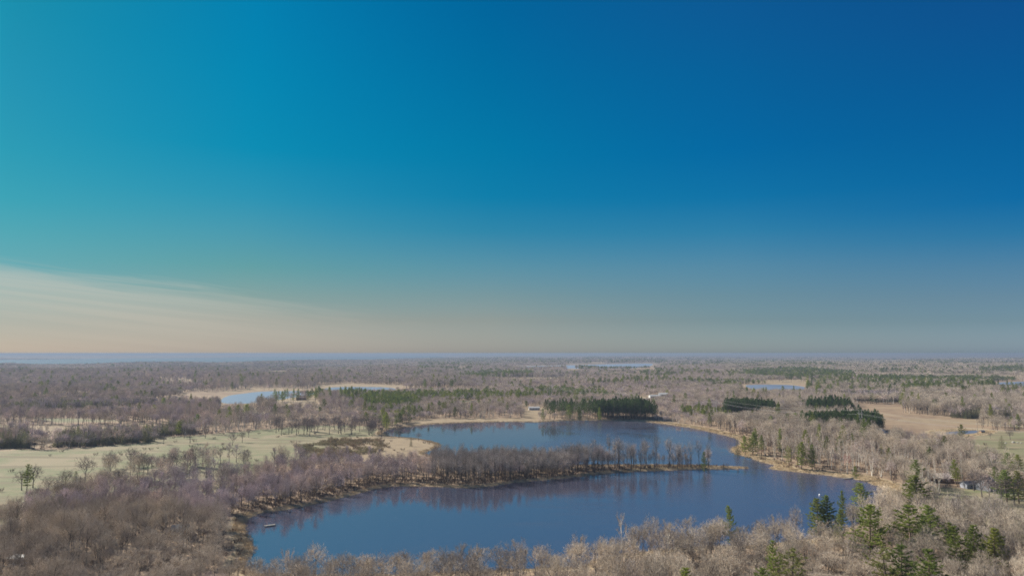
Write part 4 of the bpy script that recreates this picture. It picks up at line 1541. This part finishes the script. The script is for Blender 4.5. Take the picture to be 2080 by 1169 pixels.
def scatter():
    rows = []
    for d0, d1, step in ((120, 420, 6.5), (420, 640, 7.0), (640, 1300, 8.0), (1300, 2400, 10.5), (2400, 4200, 16.0), (4200, 7500, 27.0), (7500, 11000, 42.0)):
        x, y = cells(d0, d1, step)
        wd = water_dist(x, y)
        z = height(x, y, wd)
        u, v = sketch(x, y, z)
        n = len(x)
        D = np.hypot(x, y)
        far = D > 1100
        keepm = wd > np.where(far, 14 + D * .006, 6.0 + 3 * RNG.rand(n))
        right_shore = (u > 1280) & (v < 1000) & (v > 850)
        keepm &= ~(right_shore & (wd < 15))
        spit = inpoly(u, v, [(990, 936), (1520, 944), (1520, 956), (1040, 985), (900, 995), (880, 940)])
        keepm |= spit & (wd > 2.2) & (u < 1445)
        prob = np.ones(n)
        open_ = in_any(u, v, [p for _, p in FIELDS])
        prob[open_] = 0.0
        nt = in_any(u, v, NOTREE + [d_[3] for d_ in DENSE])
        open_ |= nt
        prob[nt] = 0.0
        jit = RNG.rand(n)
        # thinner ground
        clearing = inpoly(u, v, [(200, 940), (460, 935), (520, 940), (470, 1003), (210, 1000)])
        prob[clearing & open_] = 0.22
        prob[clearing & open_ & (v > 968)] = 0.55
        savanna = inpoly(u, v, [(560, 880), (790, 886), (740, 850), (560, 850)])
        prob[savanna & ~open_] = 0.7
        lawn = inpoly(u, v, FIELDS[10][1])
        prob[lawn & (v > 1025)] = 0.08
        prob[lawn & (v > 1068)] = 0.5
        spit = inpoly(u, v, [(990, 936), (1520, 944), (1520, 956), (1040, 985), (900, 995), (880, 940)])
        narrow = spit & (u > 1000)
        prob[narrow] = 0.95
        # the far woods have openings
        gaps = vnoise(x, y, 260, 61, 3)
        prob = np.where((D > 950) & (gaps > 0.63) & ~open_, prob * 0.12, prob)
        kind = np.full(n, 'oak', dtype=object)
        pn = sstep(.30, .70, vnoise(x, y, np.where(D < 640, 60, np.where(D < 1300, 110, 260)) * 1.0, 17, 3))
        rr = RNG.rand(n)
        L = (u < 540) & (v > 925)
        kind[L] = np.where(pn[L] + .25 * (rr[L] - .5) > .42, 'maple', 'oak')
        M = (u >= 440) & (u < 900) & (v > 925) & (v < 1015)
        kind[M] = np.where(rr[M] < .65, 'maple', 'oak')
        kind[spit] = np.where(rr[spit] < .78, 'tall', 'maple')
        Rr = (u > 1470) & (v <= 1075) & (v > 760)
        pr = np.clip((pn - .30) * 2.2, .06, .9)
        kind[Rr] = np.where(rr[Rr] < pr[Rr], 'birch', np.where(rr[Rr] < .9, 'oak', 'maple'))
        N = (v > 1050) & (u > 540)
        kind[N] = np.where(rr[N] < .05, 'birch', np.where(rr[N] < .10, 'tall', 'oak'))
        C = (u > 420) & (u <= 1470) & (v < 925)
        kind[C] = np.where(rr[C] < pr[C] * .75, 'birch', np.where(rr[C] < .6, 'oak', 'maple'))
        W = (u <= 420) & (v < 925)
        kind[W] = np.where(rr[W] < pr[W] * .5, 'birch', np.where(rr[W] < .45, 'oak', 'maple'))
        # scattered evergreens
        q = RNG.rand(n)
        kind[(v < 925) & (q < .03)] = 'pine'
        kind[(u > 1500) & (v < 1020) & (q < .028)] = 'pine'
        patchy = vnoise(x, y, 300, 83, 4)
        kind[(D > 1500) & (patchy > .60) & (q < .32) & (u > 850)] = 'pine'
        kind[(D > 1500) & (patchy > .70) & (q < .5) & (u <= 850)] = 'spruce'
        for k, share, dens, poly in STANDS:
            ins = inpoly(u, v, poly)
            prob[ins] = np.minimum(1, np.where(open_[ins], .8, prob[ins]) * dens)
            kind[ins & (RNG.rand(n) < share)] = k
        even = np.isin(kind, ['red_pine'])
        sel = keepm & (jit < prob)
        for px, py, pr_ in SINGLE:
            sel &= (x - px) ** 2 + (y - py) ** 2 > pr_ * pr_
        h = RNG.uniform(.74, 1.14, n)
        wide = RNG.uniform(.74, 1.2, n) * (step / 7.2) ** .9 * np.where(D < 420, 1.0, 1.0)
        low = (u > 1620) & (v > 1015)
        hs = h * np.where(low, .72, 1.0) * (.66 + .58 * sstep(.3, .68, vnoise(x, y, 70 + D * .06, 29, 2)))
        hs = np.where(even, RNG.uniform(.9, 1.03, n) * np.where((v > 866) & (u > 1600), .80, 1.0), hs)
        shr = np.where(N, np.where((u > 1200) & (u < 1650), 1.36, 1.24), np.where(L | M, .88, 1.0))
        rows.append(np.rec.fromarrays([x[sel], y[sel], z[sel], u[sel], v[sel], D[sel], (hs * shr)[sel], wide[sel], kind[sel]],
                                      names='x,y,z,u,v,D,h,w,kind'))
    for k, step, hf, poly in DENSE:
        q = [at(*p) for p in poly]
        d = [math.hypot(*p) for p in q]
        x, y = cells(min(d) - 60, max(d) + 60, step, 60)
        wd = water_dist(x, y)
        z = height(x, y, wd)
        u, v = sketch(x, y, z)
        rag = vnoise(x, y, 22, 55, 2) - .5
        s = inpoly(u + rag * 26, v + rag * 7 * np.hypot(x, y) ** -.5 * 25, poly) & (wd > (2.2 if k == 'tall' else 5))
        x, y, z, u, v = x[s], y[s], z[s], u[s], v[s]
        if k == 'tall':      # clumps, thinner and lower towards the tip
            cl = vnoise(x, y, 13, 77, 2)
            s = RNG.rand(len(x)) < np.where(u > 1135, np.where(cl > .5, .95, .35), np.where(cl > .36, 1.0, .5))
            x, y, z, u, v = x[s], y[s], z[s], u[s], v[s]
            hf = hf * (1.06 - .34 * sstep(1130, 1430, u)) * RNG.uniform(.8, 1.05, len(x))
        n = len(x)
        hh = RNG.uniform(.72, 1.08, n) * hf * (.85 + .3 * vnoise(x, y, 40, 57, 2)) * np.where(RNG.rand(n) < .08, 1.12, 1.0)
        rows.append(np.rec.fromarrays([x, y, z, u, v, np.hypot(x, y), hh, RNG.uniform(.9, 1.2, n) * hf * {'tall': .66, 'maple': .82}.get(k, 1.0), np.where(RNG.rand(n) < (.22 if k == 'spruce' else 0), 'maple', k).astype(object)], names='x,y,z,u,v,D,h,w,kind'))
    return np.concatenate([np.array(r.tolist(), dtype=[(n_, 'f8') for n_ in 'x y z u v D h w'.split()] + [('kind', 'U12')]) for r in rows])


WOOD = scatter()


def mass(name, label, kind, x, y, z, s, w, protos, cat=None):
    """what nobody could count: one object, copies of a few shapes set out over points"""
    n = len(x)
    if n == 0:
        return
    c = bpy.data.collections.new(name + '_shapes')
    for i, me in enumerate(protos):
        po = bpy.data.objects.new('%s_shape_%02d' % (name, i), me)
        c.objects.link(po)
    me = bpy.data.meshes.new(name)
    me.vertices.add(n)
    me.vertices.foreach_set('co', np.stack([x, y, z], 1).astype(np.float32).ravel())
    for nm, ty, val in (('rot', 'FLOAT', RNG.uniform(0, 6.283, n)), ('vi', 'INT', RNG.randint(0, len(protos), n)), ('sz', 'FLOAT', s), ('sw', 'FLOAT', w)):
        a = me.attributes.new(nm, ty, 'POINT')
        a.data.foreach_set('value', np.asarray(val).astype(np.int32 if ty == 'INT' else np.float32))
    o = obj(name, me)
    o['kind'] = 'stuff'
    o['label'] = label
    ng = bpy.data.node_groups.new(name, 'GeometryNodeTree')
    ng.interface.new_socket('Geometry', in_out='INPUT', socket_type='NodeSocketGeometry')
    ng.interface.new_socket('Geometry', in_out='OUTPUT', socket_type='NodeSocketGeometry')
    N, Lk = ng.nodes, ng.links
    gi, go = N.new('NodeGroupInput'), N.new('NodeGroupOutput')
    ip = N.new('GeometryNodeInstanceOnPoints')
    ci = N.new('GeometryNodeCollectionInfo')
    ci.inputs['Collection'].default_value = c
    ci.inputs['Separate Children'].default_value = True
    ci.inputs['Reset Children'].default_value = True

    def attr(nm, ty):
        a = N.new('GeometryNodeInputNamedAttribute')
        a.data_type = ty
        a.inputs['Name'].default_value = nm
        return a.outputs['Attribute']
    rot, sc = N.new('ShaderNodeCombineXYZ'), N.new('ShaderNodeCombineXYZ')
    Lk.new(attr('rot', 'FLOAT'), rot.inputs[2])
    sw = attr('sw', 'FLOAT')
    Lk.new(sw, sc.inputs[0])
    Lk.new(sw, sc.inputs[1])
    Lk.new(attr('sz', 'FLOAT'), sc.inputs[2])
    Lk.new(gi.outputs[0], ip.inputs['Points'])
    Lk.new(ci.outputs[0], ip.inputs['Instance'])
    ip.inputs['Pick Instance'].default_value = True
    Lk.new(attr('vi', 'INT'), ip.inputs['Instance Index'])
    Lk.new(rot.outputs[0], ip.inputs['Rotation'])
    Lk.new(sc.outputs[0], ip.inputs['Scale'])
    Lk.new(ip.outputs[0], go.inputs[0])
    md = o.modifiers.new('set_out', 'NODES')
    md.node_group = ng
    return o


def region_label(kind, u, v):
    """what a look at the picture can tell about a tree of the woods: its look and the landmark it stands by"""
    if kind == 'oak':
        if v > 1050 and u > 540:
            p = ('below the left half of the near basin' if u < 850 else 'below the middle of the near basin' if u < 1200 else 'left of the lone pine top at the near shore' if u < 1480
                 else 'between the lone pine top and the first near pines' if u < 1640 else 'among the near right pines')
        elif u < 540:
            p = 'in the bottom left corner wood' if v > 1090 and u < 280 else 'beside the left end of the near basin' if v > 1060 else 'at the lower edge of the left field' if v < 1005 else 'in the middle of the left wood'
        elif u > 1470:
            p = 'round the right lawn' if v > 985 else 'behind the reeds of the right shore' if u < 1800 else 'right of the reed bay'
        else:
            p = 'on the root of the spit' if v > 925 else 'behind the far lake shore'
        return 'bare grey-brown tree ' + p, 'bare grey-brown trees ' + p
    if kind == 'maple':
        if u < 540:
            p = 'in the bottom left corner wood' if v > 1090 and u < 280 else 'beside the left end of the near basin' if v > 1060 and u > 280 else 'at the lower edge of the left field' if v < 1000 else 'in the middle of the left wood'
            if v < 925:
                p = 'in the wood strip behind the left field'
        elif v > 1050:
            p = 'in the wood along the near shore'
        elif v > 925:
            p = 'in the thick wood left of the pink budding trees' if u < 600 else 'in the thick wood right of the pink budding trees' if u < 760 else 'where the thick wood narrows into the spit'
        else:
            p = 'in the woods beyond the lake'
        return 'bare mauve-grey tree ' + p, 'bare mauve trees ' + p
    if kind == 'tall':
        p = 'in the near shore wood' if v > 1050 else 'near the tip of the spit' if u > 1300 else 'along the middle of the spit' if u > 1120 else 'along the broad part of the spit'
        return 'slender bare tree ' + p, 'slender trees ' + p
    if kind == 'birch':
        p = ('right of the reed bay and below the marsh' if u > 1850 and v < 985 else 'round the right lawn' if u > 1850 else 'behind the docks on the right shore' if u > 1680 else
             'above the reedy point on the right shore' if u > 1470 else 'in the wood at the near shore' if v > 1050 else 'in the woods behind the far shore')
        return 'pale birch ' + p, 'birches ' + p
    if kind == 'pine':
        p = ('right of the reed bay' if v > 900 else 'round the plantation blocks and the marsh' if v > 815 else 'in the far woods on the right') if u > 1470 else \
            'in the woods left of the upper basin' if u < 700 else 'in the wood between the pond and the upper basin' if u < 1000 else 'in the woods behind the far shore plantation'
        return 'dark pine scattered ' + p, 'pines ' + p
    if kind == 'red_pine':
        p = ('on the far lake shore' if u < 1400 else 'behind the power cables' if u < 1600 else 'nearest the right shore' if v > 862 else 'at the corner of the marsh')
        return 'tall dark pine in the plantation block ' + p, 'plantation pines ' + p
    p = ('in the strip behind the left field' if v > 865 and u > 80 else 'in the clump at the left edge behind the field' if v > 865 else 'in the dark line far behind the left field') if u < 500 else \
        'at the far edge of the marsh' if u > 1500 else 'in the woods beyond the lake'
    return 'olive conifer ' + p, 'conifers ' + p


STUFF_LABEL = {'oak': ('oak_woods', 'bare grey-brown woods stretching to the horizon'), 'maple': ('maple_woods', 'bare mauve-grey woods stretching to the horizon'),
               'tall': ('shore_woods', 'rest of the slender bare trees by the shore'), 'birch': ('birch_woods', 'pale birch and aspen woods stretching away right of the lake'),
               'pine': ('pine_woods', 'dark pines dotted over the far woods'), 'red_pine': ('plantation_woods', 'dark pine plantation blocks beyond the lake'),
               'spruce': ('spruce_woods', 'dark conifer strips far behind the left field')}
LIMIT = {'oak': 300, 'maple': 300, 'tall': 200, 'birch': 300, 'pine': 200, 'red_pine': 200, 'spruce': 200}
for kind in STUFF_LABEL:
    T = WOOD[WOOD['kind'] == kind]
    dh = VAR[kind][0][2]
    hh = dh * T['h']
    # how far down the frame the top of each tree is: those in view, the nearest first
    ut, vt = sketch(T['x'], T['y'], T['z'] + hh)
    seen = (ut > -25) & (ut < 2105) & (vt < 1172)
    order = np.argsort(np.where(seen, T['D'], 1e9))
    take = order[:min(LIMIT[kind], int(seen.sum()))]
    for i in take:
        t = T[i]
        lab, grp = region_label(kind, t['u'], t['v'])
        plant(kind, t['x'], t['y'], t['z'], hh[i], lab, grp, wide=t['w'] / t['h'])
    rest = np.ones(len(T), bool)
    rest[take] = False
    T = T[rest]
    mass(STUFF_LABEL[kind][0], STUFF_LABEL[kind][1], kind, T['x'], T['y'], T['z'], T['h'], T['w'], [x[3] for x in VAR[kind]])


def undergrowth():
    """brush on the banks and under the trees, reeds along the waters"""
    xs, ys, ss = [], [], []
    x, y = cells(150, 780, 3.6)
    wd = water_dist(x, y)
    z = height(x, y, wd)
    u, v = sketch(x, y, z)
    op = in_any(u, v, [p for _, p in FIELDS])
    spit = inpoly(u, v, [(880, 940), (1520, 944), (1520, 956), (1040, 985), (900, 995)])
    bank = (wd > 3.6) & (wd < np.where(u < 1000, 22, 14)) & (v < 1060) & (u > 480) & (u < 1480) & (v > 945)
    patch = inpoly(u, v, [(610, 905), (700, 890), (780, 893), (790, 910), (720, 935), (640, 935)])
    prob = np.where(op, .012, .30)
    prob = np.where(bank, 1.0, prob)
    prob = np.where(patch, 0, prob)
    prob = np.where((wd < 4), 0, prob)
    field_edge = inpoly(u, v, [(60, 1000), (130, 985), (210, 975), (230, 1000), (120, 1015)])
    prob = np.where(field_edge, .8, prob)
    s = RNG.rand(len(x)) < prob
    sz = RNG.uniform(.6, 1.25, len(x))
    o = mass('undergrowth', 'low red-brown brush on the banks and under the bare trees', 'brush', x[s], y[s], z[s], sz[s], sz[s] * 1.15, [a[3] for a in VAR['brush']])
    x, y = cells(480, 800, 2.9, 30)
    wd = water_dist(x, y)
    z = height(x, y, wd)
    u, v = sketch(x, y, z)
    rag = vnoise(x, y, 16, 95, 3)
    s = inpoly(u + (rag - .5) * 40, v + (rag - .5) * 14, [(600, 908), (660, 896), (700, 891), (780, 893), (792, 908), (740, 928), (650, 934), (610, 922)]) & (rag > .42) & (wd > 6) & (RNG.rand(len(x)) < .8)
    sz = RNG.uniform(.6, 1.25, len(x)) * (.6 + .7 * rag)
    mass('thicket', 'brown and olive scrub thicket on the straw coloured point', 'thicket', x[s], y[s], z[s], sz[s], sz[s], [a[3] for a in VAR['thicket']])
    x, y = cells(240, 900, 1.9, 40)
    wd = water_dist(x, y)
    s = (wd > -0.6) & (wd < 16)
    x, y, wd = x[s], y[s], wd[s]
    z = height(x, y, wd)
    u, v = sketch(x, y, z)
    rs = (u > 1280) & (v < 1030) & (v > 850)
    band = np.where(rs, 12.0, 3.2 + 3 * vnoise(x, y, 40, 7, 2))
    s = (wd < band) & (z > -.25) & (RNG.rand(len(x)) < .85)
    sz = RNG.uniform(.55, 1.1, len(x))
    me = [reed_clump(k).mesh('reed', [MAT['reed_blade']]) for k in (1, 2, 3)]
    mass('reeds', 'straw coloured reeds fringing the lake', 'reed', x[s], y[s], z[s], sz[s] * .8, sz[s], me)


undergrowth()
